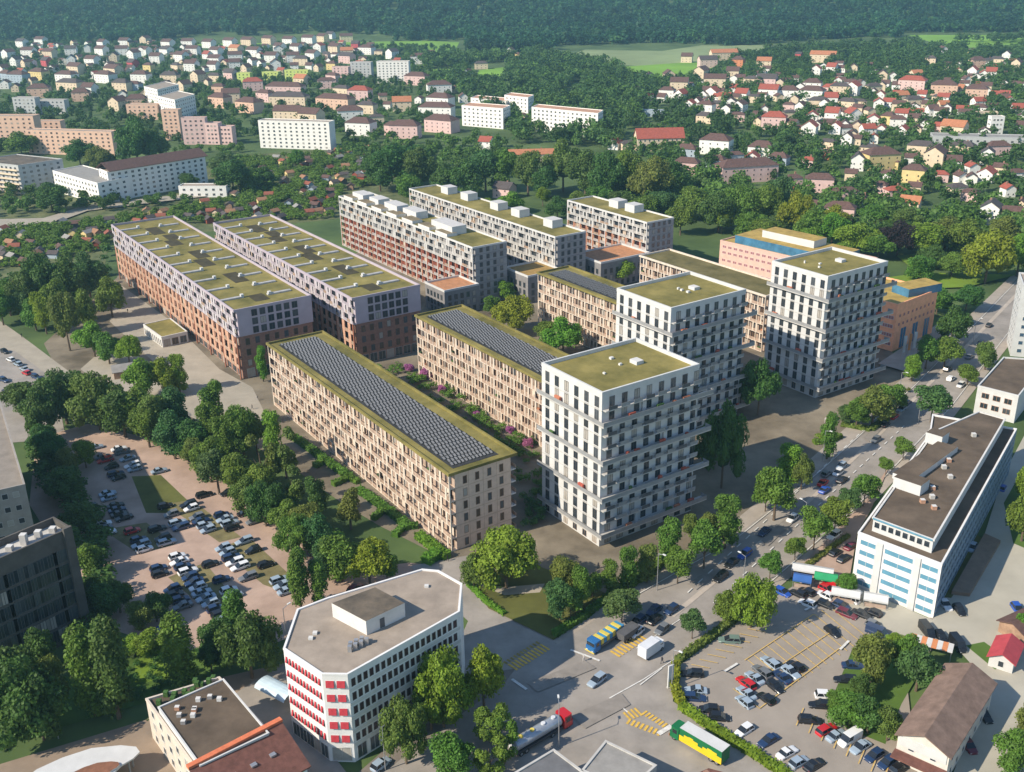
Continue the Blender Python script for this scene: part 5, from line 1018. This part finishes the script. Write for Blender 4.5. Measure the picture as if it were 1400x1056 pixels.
grow_wood('forest', leafmat('leaf_forest', (.028, .092, .034), .6, 0, .012), 8000, 1, 15, 26)
grow_wood('forest', leafmat('leaf_forest_light', (.052, .135, .034), .6, 0, .012), 2600, 2, 13, 23)
# ---------------------------------------------------------------- hedges
hg = np.random.default_rng(9)
def hedge(label, pts, wd, h, col='olive'):
    P = [G(*p) for p in pts]; o = P[0]; V = np.zeros((0, 3), np.float32); Fq = []; b = MB()
    for a, c in zip(P[:-1], P[1:]):
        d = (c-a); L = d.length; d.normalize(); n = Vector((-d.y, d.x, 0)); a0 = a-o
        q = [a0-n*wd*.42, a0+d*L-n*wd*.42, a0+d*L+n*wd*.42, a0+n*wd*.42]; b.prism([(v.x, v.y) for v in q], 0, h*.9)
        k = int(L*(2*h+wd)*5); u = hg.uniform(0, L, k); s = hg.uniform(-h-wd/2, h+wd/2, k)
        off = np.clip(s, -wd/2, wd/2); z = np.where(np.abs(s) > wd/2, h-(np.abs(s)-wd/2), h)
        Q = np.array(a0)[None]+np.outer(u, np.array(d))+np.outer(off, np.array(n)); Q[:, 2] = z+hg.normal(size=k)*.1
        t = hg.normal(size=(k, 3)); t /= np.linalg.norm(t, axis=1)[:, None]; t2 = np.cross(t, hg.normal(size=(k, 3))); t2 /= np.linalg.norm(t2, axis=1)[:, None]
        for i in range(k): b.quad(Q[i]-t[i]*.3, Q[i]-t2[i]*.24, Q[i]+t[i]*.3, Q[i]+t2[i]*.24)
    return tag(ob('hedge', b.mesh('hedge', LM[col]), None, o), label, 'hedge', 'clipped hedges')
for a in (('long yellow green hedge between the main road and the right hand car park', [(925, 908), (965, 880), (1010, 846)], 1.6, 1.6, 'olive'), ('yellow green hedge with corner bush at the crossroads end of the car park', [(924, 912), (922, 945), (932, 965)], 1.6, 1.8, 'yellow'),
          ('long yellow hedge beside the yellow and green lorry, lower edge of car park', [(930, 968), (985, 1006), (1040, 1040), (1085, 1070)], 1.8, 1.4, 'yellow'), ('green hedge closing the corner lawn toward the main road', [(757, 872), (800, 845), (838, 815)], 1.4, 1.5, 'mid'),
          ('low green hedge closing the corner lawn toward the side road', [(640, 800), (668, 828), (690, 842)], 1.2, 1.0, 'lit'), ('green hedge behind the narrow trees on the north pavement', [(845, 812), (890, 783), (925, 757)], 2.2, 1.8, 'mid'),
          ('short curved hedge before the striped block car park', [(1092, 785), (1125, 760), (1160, 735)], 1.2, 1.1, 'olive'), ('dark green hedge at the foot of the long solar roofed block, western end', [(402, 600), (440, 628), (478, 655)], 2.2, 1.6, 'mid'),
          ('dark green hedge at the foot of the long solar roofed block, middle', [(490, 672), (530, 700), (560, 725)], 2.2, 1.6, 'mid'), ('dark green hedge at the foot of the long solar roofed block, crossroads end', [(572, 735), (600, 757), (612, 765)], 2.4, 1.8, 'lit'),
          ('square garden hedge opposite the long timber block, first from the yard', [(430, 640), (445, 632), (455, 640)], 2, 1.5, 'mid'), ('angled garden hedge opposite the long timber block, second from the yard', [(455, 665), (478, 655), (490, 662)], 1.8, 1.4, 'mid'),
          ('angled garden hedge opposite the long timber block, third from the yard', [(510, 712), (525, 700), (540, 706)], 1.8, 1.4, 'mid'), ('angled garden hedge opposite the long timber block, fourth from the yard', [(540, 735), (552, 722), (572, 722)], 1.8, 1.4, 'mid'),
          ('block shaped garden hedge nearest the gravel roofed office', [(582, 772), (600, 760)], 3.2, 2.0, 'lit'), ('low hedge beside the yard of the far white tower', [(1150, 582), (1190, 590), (1212, 574)], 2, 1.2, 'olive'),
          ('clipped hedge at the square bed by the main road', [(1112, 607), (1135, 605), (1148, 598)], 2.2, 1.3, 'mid'), ('green hedge strip on the south side of the main road', [(1008, 842), (1040, 815)], 1.2, 1.0, 'olive')):
    hedge(*a)
# flowering shrubs beside the second timber block
pink_l = leafmat('blossom_pink', (.42, .14, .30), .3)
LM['pink'] = pink_l; TONE['pink'] = 'pink'
for x, y, k in ((560, 508, 16), (582, 517, 20), (605, 538, 16), (652, 570, 12), (697, 592, 14), (722, 612, 18)):
    P = G(x, y); t = thing('flowering_shrub', '', 'shrub', (P.x, P.y, 0), trng.uniform(0, 6), 'pink shrubs by the timber block'); s = k*pxm(P)/7.4
    c_ = ob('foliage', crown_mesh('small', x % 3, 'pink'), t, (0, 0, -s*3.2)); c_.scale = (s, s, s*.9); enrol(('bed before second timber block', 16), x, y, t, 'pink flowering shrub')
# ---------------------------------------------------------------- vehicles
PAINT = {'w': ('white', (.72, .72, .72)), 'd': ('black', (.012, .013, .016)), 'b': ('dark blue', (.018, .040, .10)), 'l': ('silver blue', (.30, .37, .44)), 'g': ('grey', (.15, .16, .17)), 'r': ('red', (.48, .015, .02)), 'B': ('bright blue', (.02, .08, .38)), 'G': ('green grey', (.14, .20, .17)), 'm': ('maroon', (.14, .015, .03))}
def paint(k): return M('car_paint_'+PAINT[k][0].replace(' ', '_'), PAINT[k][1], .28, .05, .2, spec=.7)
car_gl = glass('car_glass', (.018, .022, .028), .08); tyre_m = M('tyre', (.02, .02, .02), .9, .2, 3); rim_m = M('wheel_rim', (.42, .42, .43), .35, .1, 3, metal=.7)
lampm = M('headlight_lens', (.6, .6, .58), .2, .1, 2); tail_m = M('tail_light_lens', (.35, .02, .02), .3, .1, 2)
def loft(b, secs, m=0, cap=True):                    # rings of equal length along x
    n = len(secs[0]); i = len(b.v)
    for s in secs: b.v += [tuple(p) for p in s]
    for k in range(len(secs)-1):
        for j in range(n):
            q = (j+1) % n; b.f.append((i+k*n+j, i+(k+1)*n+j, i+(k+1)*n+q, i+k*n+q)); b.m.append(m)
    if cap: b.f.append(tuple(i+j for j in range(n))); b.m.append(m); b.f.append(tuple(i+(len(secs)-1)*n+j for j in reversed(range(n)))); b.m.append(m)
def car_meshes(style):
    L = {'sedan': 4.5, 'hatch': 4.0, 'estate': 4.6, 'van': 5.0}[style]; W = .88; b = MB()
    def ring(x, w, z0, z1, ch=.12): return [(x, -w, z0+ch), (x, -w, z1-ch), (x, -w+ch, z1), (x, w-ch, z1), (x, w, z1-ch), (x, w, z0+ch), (x, w-ch, z0), (x, -w+ch, z0)]
    h = L/2; hood = .80 if style != 'van' else 1.15; tr = {'sedan': .92, 'hatch': .95, 'estate': .95, 'van': 1.15}[style]
    loft(b, [ring(-h, W*.80, .32, .70), ring(-h+.15, W*.95, .24, tr-.04), ring(-h+.8, W, .2, tr), ring(-.2, W, .2, tr-.02), ring(h*.42, W, .2, hood+.1), ring(h-.5, W*.97, .2, hood-.02), ring(h-.12, W*.9, .24, .68), ring(h, W*.74, .32, .58)])
    x0, x1, r0, r1, top = {'sedan': (-h+.75, h*.46, -h+1.35, h*.02, 1.43), 'hatch': (-h+.12, h*.5, -h+.55, h*.06, 1.48), 'estate': (-h+.12, h*.46, -h+.45, h*.02, 1.48), 'van': (-h+.08, h*.72, -h+.12, h*.40, 2.05)}[style]
    g = MB(); zb = tr-.06; wt = W*.76 if style != 'van' else W*.9; wb_ = W*.95
    A = [(x0, -wb_, zb), (x1, -wb_, zb-(.0 if style != 'van' else 0)), (x1, wb_, zb), (x0, wb_, zb)]; T = [(r0, -wt, top), (r1, -wt, top), (r1, wt, top), (r0, wt, top)]
    for k in range(4): q = (k+1) % 4; g.quad(A[k], A[q], T[q], T[k])
    rf = MB(); rf.prism([(r0-.03, -wt-.02), (r1+.05, -wt-.02), (r1+.05, wt+.02), (r0-.03, wt+.02)], top-.03, top+.05)
    for s in (-1, 1):                                 # pillars
        for (xa, xb, ta, tb) in ((x1, x1-.12, r1+.02, r1-.08), (x0+.12, x0, r0+.1, r0)) + (((x0+x1)/2+.06, (x0+x1)/2-.06, (r0+r1)/2+.05, (r0+r1)/2-.05),):
            q = [(xa, s*(wb_+.012), zb), (ta, s*(wt+.012), top-.02), (tb, s*(wt+.012), top-.02), (xb, s*(wb_+.012), zb)]
            rf.quad(*(q if s < 0 else q[::-1]))
        if style == 'van': q = [(x0, s*(wb_+.014), zb), (x0+2.6, s*(wb_+.014), zb), (x0+2.5, s*(wt+.014), top), (x0+.05, s*(wt+.014), top)]; rf.quad(*(q if s < 0 else q[::-1]))
    wl = MB(); wl.tube((0, -.11, 0), (0, .11, 0), .32, .32, 12, 0); wl.tube((0, -.118, 0), (0, .118, 0), .19, .19, 10, 1)
    me = dict(body=b.mesh('body', None), windows=g.mesh('window_glass', None), roof=rf.mesh('roof', None), wheel=wl.mesh('wheel', [tyre_m, rim_m]), L=L, W=W,
              lamp=MB().box(-.04, .04, -.16, .16, -.07, .07).mesh('headlight', lampm), tail=MB().box(-.04, .04, -.14, .14, -.09, .09).mesh('tail_light', tail_m))
    me['windows'].materials[0] = car_gl; return me
CARM = {}
vr = random.Random(31); NC = [0]; PARKED = []
def car(px, py, hd, col, zone, style=None, per=14):
    style = style or vr.choice(('sedan', 'hatch', 'hatch', 'estate')); 
    if style not in CARM: CARM[style] = car_meshes(style)
    m = CARM[style]; P = G(px, py+2); Q = G(px+hd[0], py+2+hd[1]); a = math.atan2(Q.y-P.y, Q.x-P.x)+(math.pi if vr.random() < .5 else 0)+vr.uniform(-.03, .03)
    lat = Vector((-math.sin(a), math.cos(a), 0)); fw = Vector((math.cos(a), math.sin(a), 0)); base = P.copy()
    def hits(c): return any((c+fw*u-q-f2*v).length < 1.95 for q, f2 in PARKED if (q-c).length < 6.5 for u in (-1.35, 0, 1.35) for v in (-1.35, 0, 1.35))
    for k in range(1, 60):
        if not hits(P): break
        P = base+lat*(.25*(k//2))*(1 if k % 2 else -1)+fw*(.1*(k//6)*(1 if k % 3 else -1))
    PARKED.append((P.copy(), fw))
    t = thing('van' if style == 'van' else 'car', '', 'van' if style == 'van' else 'car', (P.x, P.y, .075), a, 'cars: '+zone)
    for nm, pt in (('body', paint(col)), ('roof', paint(col)), ('windows', car_gl)):
        o = ob('window_glass' if nm == 'windows' else nm, m[nm], t); o.material_slots[0].link = 'OBJECT'; o.material_slots[0].material = pt
    for x in (-m['L']*.31, m['L']*.30):
        for y in (-m['W']+.10, m['W']-.10): ob('wheel', m['wheel'], t, (x, y, .32))
    for y in (-.6, .6): ob('headlight', m['lamp'], t, (m['L']/2-.06, y*.95, .56)); ob('tail_light', m['tail'], t, (-m['L']/2+.10, y, .72))
    px, py = proj((P.x, P.y, 0)); enrol((zone, per), px, py, t, f"{PAINT[col][0]} {dict(sedan='saloon car', hatch='hatchback', estate='estate car', van='van')[style]}"); NC[0] += 1; return t
CELL = set()
def snap_cars(zone, txt, ox, oy, sc_, per):           # the gravel lot is laid out in straight rows
    for e in txt.split():
        p = e.split(','); P = G(ox+float(p[0])/sc_, oy+float(p[1])/sc_+2); s_, t_ = P.dot(D1), P.dot(D2)
        j = round(t_/5.25); i = round(s_/2.62); k = 0
        while (i, j) in CELL: k += 1; i += k if k % 2 else -k
        CELL.add((i, j)); q = D1*(i*2.62)+D2*(j*5.25+vr.uniform(-.25, .25)); a = proj((q.x, q.y, 0)); b = proj((q.x+D2.x*3, q.y+D2.y*3, 0))
        col = p[2] if p[2] not in 'db' or vr.random() > .30 else vr.choice('llwg'); car(a[0], a[1]-2, (b[0]-a[0], b[1]-a[1]), col, zone, None, per)
def cars(zone, hd, txt, ox=0, oy=0, sc_=1.0, per=14):
    for e in txt.split():
        p = e.split(','); car(ox+float(p[0])/sc_, oy+float(p[1])/sc_, hd, p[2], zone, p[3] if len(p) > 3 else None, per)
LOT = (30, -6.5)
snap_cars('the gravel car park', '''100,150,l 150,192,g 210,152,w 252,162,g 282,190,l 305,212,b 335,242,l 388,268,l 180,202,r 205,230,d 255,270,d 222,254,b 120,372,l 150,396,l 182,412,d 105,422,d 212,432,b 242,452,d 142,462,d 172,490,d 122,500,b 205,472,d
 202,535,w 300,520,r 340,532,d 250,582,b 272,610,l 318,632,w 378,592,d 425,597,d 458,406,d 490,440,b 575,390,d 600,422,d 622,454,g 530,480,l 512,502,b 572,508,b 612,546,b 645,500,l 690,475,b 705,502,l 735,522,d 665,478,b
 700,372,d 648,346,d 805,455,d 862,486,g 712,606,l 732,628,l 748,652,b 782,668,w 815,684,w 832,585,l 882,620,d 945,680,d 858,725,b 912,776,l 985,742,l 978,816,d 480,668,w 522,662,w 382,712,b 430,732,d 482,722,b 560,702,b 605,702,d 542,742,b 482,792,b 522,802,d 562,772,b
 640,780,b 682,762,b 492,832,b 560,842,l 592,872,l 652,826,l 684,834,w 706,818,l 562,876,g 660,916,b 622,932,d 645,892,d 692,966,B 402,1000,B 424,978,b''', 100, 570, 3.405, 14)
ISL = (20, 16); RT = (30, 2); RU = (22, -13)
cars('crossroads car park island', ISL, '400,655,r 440,632,l 472,602,g 512,562,l 472,678,l 545,622,l 532,672,d 592,612,b 622,580,d 462,736,d 502,708,l', 900, 740, 3.343)
cars('open aisle of crossroads car park', ISL, '795,420,d', 900, 740, 3.343)
cars('hedge side of crossroads car park', RT, '325,458,G,estate 155,612,d,estate 170,688,l 165,722,b 280,812,d 235,796,d', 900, 740, 3.343)
cars('lower bays of crossroads car park', RU, '392,872,w 502,918,b 588,974,w 642,1016,l 712,1030,d 768,868,r 808,892,l 868,910,w,van 922,948,l 985,988,b 1045,1020,b 1100,1045,d', 900, 740, 3.343)
cars('garden side of crossroads car park', RT, '855,640,d,estate 770,712,w 742,756,d 695,826,d,estate 890,575,b', 900, 740, 3.343)
cars('line before striped office block', (24, 10), '762,296,d 815,312,b 868,328,m 918,346,d 962,352,d 1000,372,g 1010,420,b,van 690,284,w', 900, 740, 3.343)
cars('the market corner', (20, 10), '620,262,d 655,246,d 608,218,B 770,225,r 800,228,r,van 740,262,w 880,270,w 846,262,w', 900, 740, 3.343)
cars('the gravel drive', (14, 18), '482,270,d,van 540,300,d 655,345,d,van 665,148,d 625,110,w 990,140,B 715,915,m 800,740,d', 1150, 800, 4.124)
cars('shade behind striped office block', (14, -22), '1370,668,B 1328,750,l', 0, 0, 1)
cars('the striped block car park', (24, -16), '1142,757,d 1154,765,d 1140,733,w 1163,748,m', 0, 0, 1)
RD = (26, -20)
cars('the main road', RD, '''905,862,g 1018,759,B 1083,710,w 1000,771,d 1232,560,l 1222,570,r 1210,581,d 1150,638,l 1142,646,w 1125,661,r 1151,657,d 1133,650,g 1240,551,b 1295,505,d 1300,518,w 1340,470,d 1325,488,g 870,866,w 882,858,b 895,848,d 985,790,d 1120,668,B
 918,835,b 905,842,b 1045,728,b 1352,445,d 1313,527,w 1197,602,g''', 0, 0, 1, 14)
cars('lane behind red awning office', RD, '486,806,m', 0, 0, 1)
cars('the crossroads', RD, '816,932,l,estate', 0, 0, 1); cars('pavement edge below red awning office', RD, '521,1047,l', 0, 0, 1)
cars('the western street', (20, 8), '7,481,d 15,492,w 25,498,l 34,505,l 40,509,r 50,516,b 6,520,b 10,535,d 22,530,b', 0, 0, 1)
# delivery van, lorries, tanker
def heavy(name, label, cat, px, py, hd, z=.075): 
    P = G(px, py); Q = G(px+hd[0], py+hd[1]); return thing(name, label, cat, (P.x, P.y, z), math.atan2(Q.y-P.y, Q.x-P.x))
def axle(t, xs, w, r=.48):
    me = MB(); me.tube((0, -.16, 0), (0, .16, 0), r, r, 14, 0); me.tube((0, -.17, 0), (0, .17, 0), r*.55, r*.55, 10, 1); me = me.mesh('wheel', [tyre_m, rim_m])
    for x in xs:
        for y in (-w, w): ob('wheel', me, t, (x, y, r))
def cab(t, x, col, w=1.2, h=2.7, l=1.9):
    b = MB(); b.prism([(0, -w), (l*.86, -w), (l, -w*.86), (l, w*.86), (l*.86, w), (0, w)], .45, 1.5); b.prism([(0, -w), (l*.72, -w), (l*.86, -w*.86), (l*.86, w*.86), (l*.72, w), (0, w)], 1.502, h)
    c = ob('cab', b.mesh('cab', col), t, (x, 0, 0))
    ob('windscreen', MB().box(l*.86-.02, l*.87+.02, -w*.8, w*.8, 1.65, h-.35).mesh('windscreen', car_gl), c)
    for s in (-1, 1): ob('side_window', MB().box(l*.2, l*.66, s*w-.02, s*w+.02, 1.6, h-.4).mesh('side_window', car_gl), c); ob('headlight', MB().box(l-.05, l+.02, s*w*.6-.2, s*w*.6+.2, .65, .85).mesh('headlight', lampm), c)
t = heavy('delivery_van', 'white and grey box van crossing the junction on the main road', 'van', 891, 893, (26, -18)); cab(t, 1.2, paint('w'), 1.0, 2.2, 1.7)
ob('cargo_box', MB().box(-3.2, 1.15, -1.1, 1.1, .55, 3.0).mesh('cargo_box', M('box_grey', (.62, .63, .65), .5, .06, .5)), t); axle(t, (-2.2, 2.0), .9, .4)
t = heavy('flatbed_lorry', 'blue lorry with yellow topped load waiting at the crossroads', 'lorry', 826, 880, (-26, 18)); bl_ = M('lorry_blue', (.03, .14, .34), .4, .08, .5)
cab(t, 2.6, bl_, 1.2, 2.8, 2.0); ob('load_bed', MB().box(-5.2, 2.5, -1.2, 1.2, .8, 1.3).mesh('load_bed', darkgrey), t); axle(t, (-4, -2.8, 3.4), 1.0)
ld = MB()
for i in range(8): ld.box(-5.0+i*.92, -4.2+i*.92, -1.1, 1.1, 1.302, 2.5+.15*(i % 2), i % 2)
ob('load', ld.mesh('load', [M('load_blue', (.06, .24, .42), .6, .1, .5), M('load_yellow', (.62, .50, .10), .6, .1, .5)]), t); ob('bumper', MB().box(4.55, 4.7, -1.2, 1.2, .35, .6).mesh('bumper', M('load_yellow')), t)
t = heavy('tanker_lorry', 'silver tanker lorry with red cab turning at the crossroads', 'lorry', 738, 1012, (40, -24)); cab(t, 4.9, paint('r'), 1.25, 3.0, 2.2)
tk = MB(); n = 16; sec = []
for x, s in ((-6.3, .55), (-6.1, .92), (-5.8, 1), (4.2, 1), (4.5, .92), (4.7, .55)): sec.append([(x, 1.22*s*math.cos(-2*math.pi*k/n), 2.15+1.05*s*math.sin(-2*math.pi*k/n)) for k in range(n)])
loft(tk, sec); tn = ob('tank', tk.mesh('tank', M('tank_steel', (.40, .43, .47), .3, .14, .4, metal=.4), True), t)
for x in (-4.4, -1.8, .8, 3.2): ob('manhole', MB().tube((x, 0, 3.15), (x, 0, 3.4), .42, .42, 12).mesh('manhole', M('load_yellow' if x < -1 else 'box_grey')), tn)
ob('tank_skirt', MB().box(-6.2, 4.6, -1.15, 1.15, .7, 1.15).mesh('tank_skirt', M('skirt_dark', (.05, .05, .06), .6, .1)), t); axle(t, (-5.2, -4.0, 2.2, 5.9), 1.0, .52)
ob('rear_panel', MB().box(-6.42, -6.32, -.9, .9, 1.0, 2.6).mesh('rear_panel', M('box_grey')), t)
t = heavy('box_lorry', 'green and yellow box lorry with white roof beside the long hedge', 'lorry', 957, 1026, (-34, -20)); gr_ = M('lorry_green', (.01, .14, .05), .5, .1, .6); ye_ = M('lorry_yellow', (.70, .50, .02), .5, .06, .6)
cab(t, 3.9, gr_, 1.2, 2.8, 2.0); c_ = ob('cargo_box', MB().box(-5.2, 3.7, -1.25, 1.25, .75, 3.5, 0, 1).mesh('cargo_box', [gr_, white]), t)
for s in (-1, 1):
    w_ = MB()
    for i in range(9):
        x0 = -5.2+i*.99; h0 = 1.0+.9*abs(math.sin(i*.7+.4)); w_.box(x0, x0+.985, s*1.262-.008, s*1.262+.008, .76, .75+h0)
    ob('side_stripe', w_.mesh('side_stripe', ye_), c_)
ob('bumper', MB().box(5.85, 6.0, -1.2, 1.2, .4, .9).mesh('bumper', M('awning_rust')), t); axle(t, (-4.2, -3.0, 4.9), 1.0)
t = heavy('articulated_trailer', 'dark lorry bed parked behind the blue lorry', 'trailer', 858, 872, (26, -18)); ob('load_bed', MB().box(-2.6, 2.6, -1.15, 1.15, .8, 2.2).mesh('load_bed', darkgrey), t); axle(t, (-1.8, -.6), 1.0)
# market stalls in the corner before the striped block
for x, y, lx, col, lab in ((1110, 790, 9, white, 'long white market awning by the striped office block'), (1128, 800, 5, M('stall_green', (.03, .30, .12), .7, .1, .5), 'green market awning before the striped office block'), (1155, 822, 6, white, 'white market awning nearest the striped office block'), (1196, 829, 5, white, 'white parasol awning at the entrance of the striped office block'), (1096, 802, 4, M('stall_blue', (.04, .12, .35), .7, .1, .5), 'blue market awning under the street trees')):
    P = G(x, y); t = thing('market_stall', lab, 'market stall', (P.x, P.y, .05), -.35); b = MB(); b.quad((-lx/2, -1.6, 2.3), (lx/2, -1.6, 2.3), (lx/2, 0, 2.9), (-lx/2, 0, 2.9)); b.quad((-lx/2, 0, 2.9), (lx/2, 0, 2.9), (lx/2, 1.6, 2.3), (-lx/2, 1.6, 2.3)); b.box(-lx/2, lx/2, -1.62, -1.58, 1.95, 2.3)
    ob('awning', b.mesh('awning', col), t); ob('counter', MB().box(-lx/2+.3, lx/2-.3, -1.2, -.5, 0, .95).mesh('counter', wood), t)
    for px_ in (-lx/2+.1, lx/2-.1):
        for py_ in (-1.5, 1.5): ob('post', MB().tube((px_, py_, 0), (px_, py_, 2.3), .05, .05, 6).mesh('post', metal), t)
# orange awning stall by the garden
P = G(1272, 893); t = thing('market_stall', 'orange striped awning beside the leafy garden', 'market stall', (P.x, P.y, .05), -.5)
b = MB()
for i in range(8): b.box(-4+i, -3.02+i, -1.6, 1.6, 2.3, 2.42, i % 2)
ob('awning', b.mesh('awning', [M('awning_orange', (.62, .24, .10), .8, .1), offwhite]), t)
for a in (-3.8, 3.8):
    for c_ in (-1.4, 1.4): ob('post', MB().tube((a, c_, 0), (a, c_, 2.3), .06, .06, 6).mesh('post', metal), t)
# ---------------------------------------------------------------- flags, lamp posts, sign boards
for x, y, col, nm in ((1232, 492, white, 'white'), (1239, 489, M('flag_orange', (.6, .24, .08), .8, .1), 'orange'), (1246, 486, white, 'white')):
    P = G(x, y); t = thing('banner_flag', f'tall {nm} banner flag before the orange fronted office, ' + {1232: 'first', 1239: 'second', 1246: 'third'}[x]+' from the tower', 'flag', (P.x, P.y, 0), .4, 'banner flags')
    ob('pole', MB().tube((0, 0, 0), (0, 0, 9), .08, .06, 8).mesh('pole', metal), t); b = MB()
    for k in range(6): y0, y1 = .12*math.sin(k*1.1), .12*math.sin((k+1)*1.1); b.quad((.1, y0, 2.6+k), (1.4, y0*1.6, 2.6+k), (1.4, y1*1.6, 3.6+k), (.1, y1, 3.6+k))
    ob('banner', b.mesh('banner', col), t)
LP = MB(); LP.tube((0, 0, 0), (0, 0, 9.6), .11, .07, 8); LP.tube((0, 0, 9.5), (1.6, 0, 9.9), .06, .05, 6); LPM = LP.mesh('pole', metal)
LH = MB().box(1.2, 2.0, -.16, .16, 9.86, 10.02).mesh('lamp_head', M('lamp_head_white', (.66, .66, .64), .5, .05))
for x, y, rz, where in ((898, 808, -.8, 'on the north pavement near the dense hedge'), (918, 945, -.8, 'at the corner of the right hand car park'), (764, 1022, 1.6, 'beside the tanker lorry'), (527, 1054, .8, 'before the red awning office'), (80, 1010, .3, 'on the verge below the shaded garden'), (1124, 632, -.8, 'by the square bed on the north pavement'),
                        (1228, 548, -.8, 'beside the planted bed of the far tower'), (1015, 812, 2.3, 'on the south pavement by the leafy tree'), (1098, 735, 2.3, 'on the south pavement between small trees'), (1255, 578, 2.3, 'opposite the far white tower'), (393, 886, .9, 'at the corner of the red awning office'), (1330, 470, -.8, 'at the upper end of the main road')):
    P = G(x, y); t = thing('street_lamp', f'grey street lamp {where}', 'street lamp', (P.x, P.y, 0), rz, 'street lamps'); ob('pole', LPM, t); ob('lamp_head', LH, t)
P = G(916, 940); t = thing('advertising_pillar', 'slim white sign pillar at the hedge corner of the car park', 'sign', (P.x, P.y, 0), .5); ob('panel', MB().box(-.6, .6, -.15, .15, .25, 5.2).mesh('panel', white), t); ob('base', MB().box(-.7, .7, -.3, .3, 0, .25).mesh('base', concrete), t)
for x, y in ((104, 570), (238, 572)):
    P = G(x if x < 200 else 95, y+8 if x < 200 else 585); t = thing('gate_pillar', 'white gate pillar by the shaded strip' if x < 200 else 'white gate pillar nearer the gravel car park', 'pillar', (P.x+(0 if x < 200 else 18), P.y, 0)); ob('shaft', MB().box(-.7, .7, -.7, .7, 0, 4.4).mesh('shaft', white), t); ob('cap', MB().box(-.85, .85, -.85, .85, 4.4, 4.65).mesh('cap', concrete), t)
# retaining wall and ramp beside the striped block
P = [G(*p) for p in ((1345, 735), (1367, 745), (1325, 818), (1300, 815))]; c = sum(P, Vector())/4; t = thing('ramp_wall', 'brown retaining wall of the underground ramp behind the striped block', 'wall', (c.x, c.y, 0))
ob('wall', MB().prism([(p.x-c.x, p.y-c.y) for p in P][::-1] if sum(P[i-1].x*P[i].y-P[i].x*P[i-1].y for i in range(4)) < 0 else [(p.x-c.x, p.y-c.y) for p in P], 0, 1.2).mesh('wall', M('ramp_brown', (.24, .17, .12), .9, .15, .4)), t)
# ---------------------------------------------------------------- people: one continuous skinned body each
def person_mesh(shirt, trousers, stride):
    me = bpy.data.meshes.new('body')
    V = [(0, 0, .96), (0, 0, 1.2), (0, 0, 1.42), (0, 0, 1.53), (0, .02, 1.68), (.10, 0, .90), (.12, stride*.35, .50), (.11, stride*.5-.04, .07), (.11, stride*.5+.12, .04), (-.10, 0, .90), (-.12, -stride*.3, .50), (-.11, -stride*.6-.04, .09), (-.11, -stride*.6+.12, .05),
         (.20, 0, 1.40), (.25, -stride*.2, 1.14), (.24, -stride*.1+.08, .90), (-.20, 0, 1.40), (-.25, stride*.2, 1.14), (-.24, stride*.2+.08, .90)]
    E = [(0, 1), (1, 2), (2, 3), (3, 4), (0, 5), (5, 6), (6, 7), (7, 8), (0, 9), (9, 10), (10, 11), (11, 12), (2, 13), (13, 14), (14, 15), (2, 16), (16, 17), (17, 18)]
    me.from_pydata(V, E, []); import bmesh
    bm = bmesh.new(); bm.from_mesh(me); ly = bm.verts.layers.skin.verify(); rad = [.15, .14, .16, .06, .105, .10, .075, .05, .045, .10, .075, .05, .045, .07, .05, .04, .07, .05, .04]
    for v, r_ in zip(bm.verts, rad): v[ly].radius = (r_, r_*.85)
    bm.verts.ensure_lookup_table(); bm.verts[0][ly].use_root = True; bm.to_mesh(me); bm.free(); me.materials.append(shirt); return me
PEO = [(612, 768, 'dark'), (345, 560, 'dark'), (352, 548, 'pale'), (565, 700, 'dark'), (818, 778, 'dark'), (798, 905, 'pale'), (175, 428, 'dark'), (30, 462, 'dark'), (1128, 578, 'pale'), (905, 908, 'dark'), (700, 775, 'dark'), (545, 690, 'pale')]
PM = {'dark': person_mesh(M('dark_coat', (.03, .03, .04), .9, .2, 3), None, .5), 'pale': person_mesh(M('pale_shirt', (.45, .42, .40), .9, .2, 3), None, .6)}
for x, y, k in PEO:
    P = G(x, y); o = ob('person', PM[k], None, (P.x, P.y, .1), vr.uniform(0, 6)); sk_ = o.modifiers.new('skin', 'SKIN'); sb = o.modifiers.new('smooth', 'SUBSURF'); sb.levels = 1; sb.render_levels = 1
    tag(o, '', 'person', 'people walking on the squares'); enrol(('the people on the squares', 20), x, y, o, f'person in {k} clothes walking')
name_all()
# ---------------------------------------------------------------- the air: a closed box of thin haze round everything
hz = bpy.data.materials.new('haze'); hz.use_nodes = True; n = hz.node_tree; n.nodes.remove(n.nodes['Principled BSDF'])
pvn = n.nodes.new('ShaderNodeVolumePrincipled'); pvn.inputs['Color'].default_value = (.38, .70, .86, 1); pvn.inputs['Density'].default_value = 0.00013; pvn.inputs['Anisotropy'].default_value = .2
n.links.new(pvn.outputs[0], n.nodes['Material Output'].inputs['Volume'])
kind(ob('haze', MB().box(-3400, 3400, -400, 4100, -3, 165).mesh('haze', hz)), 'stuff')
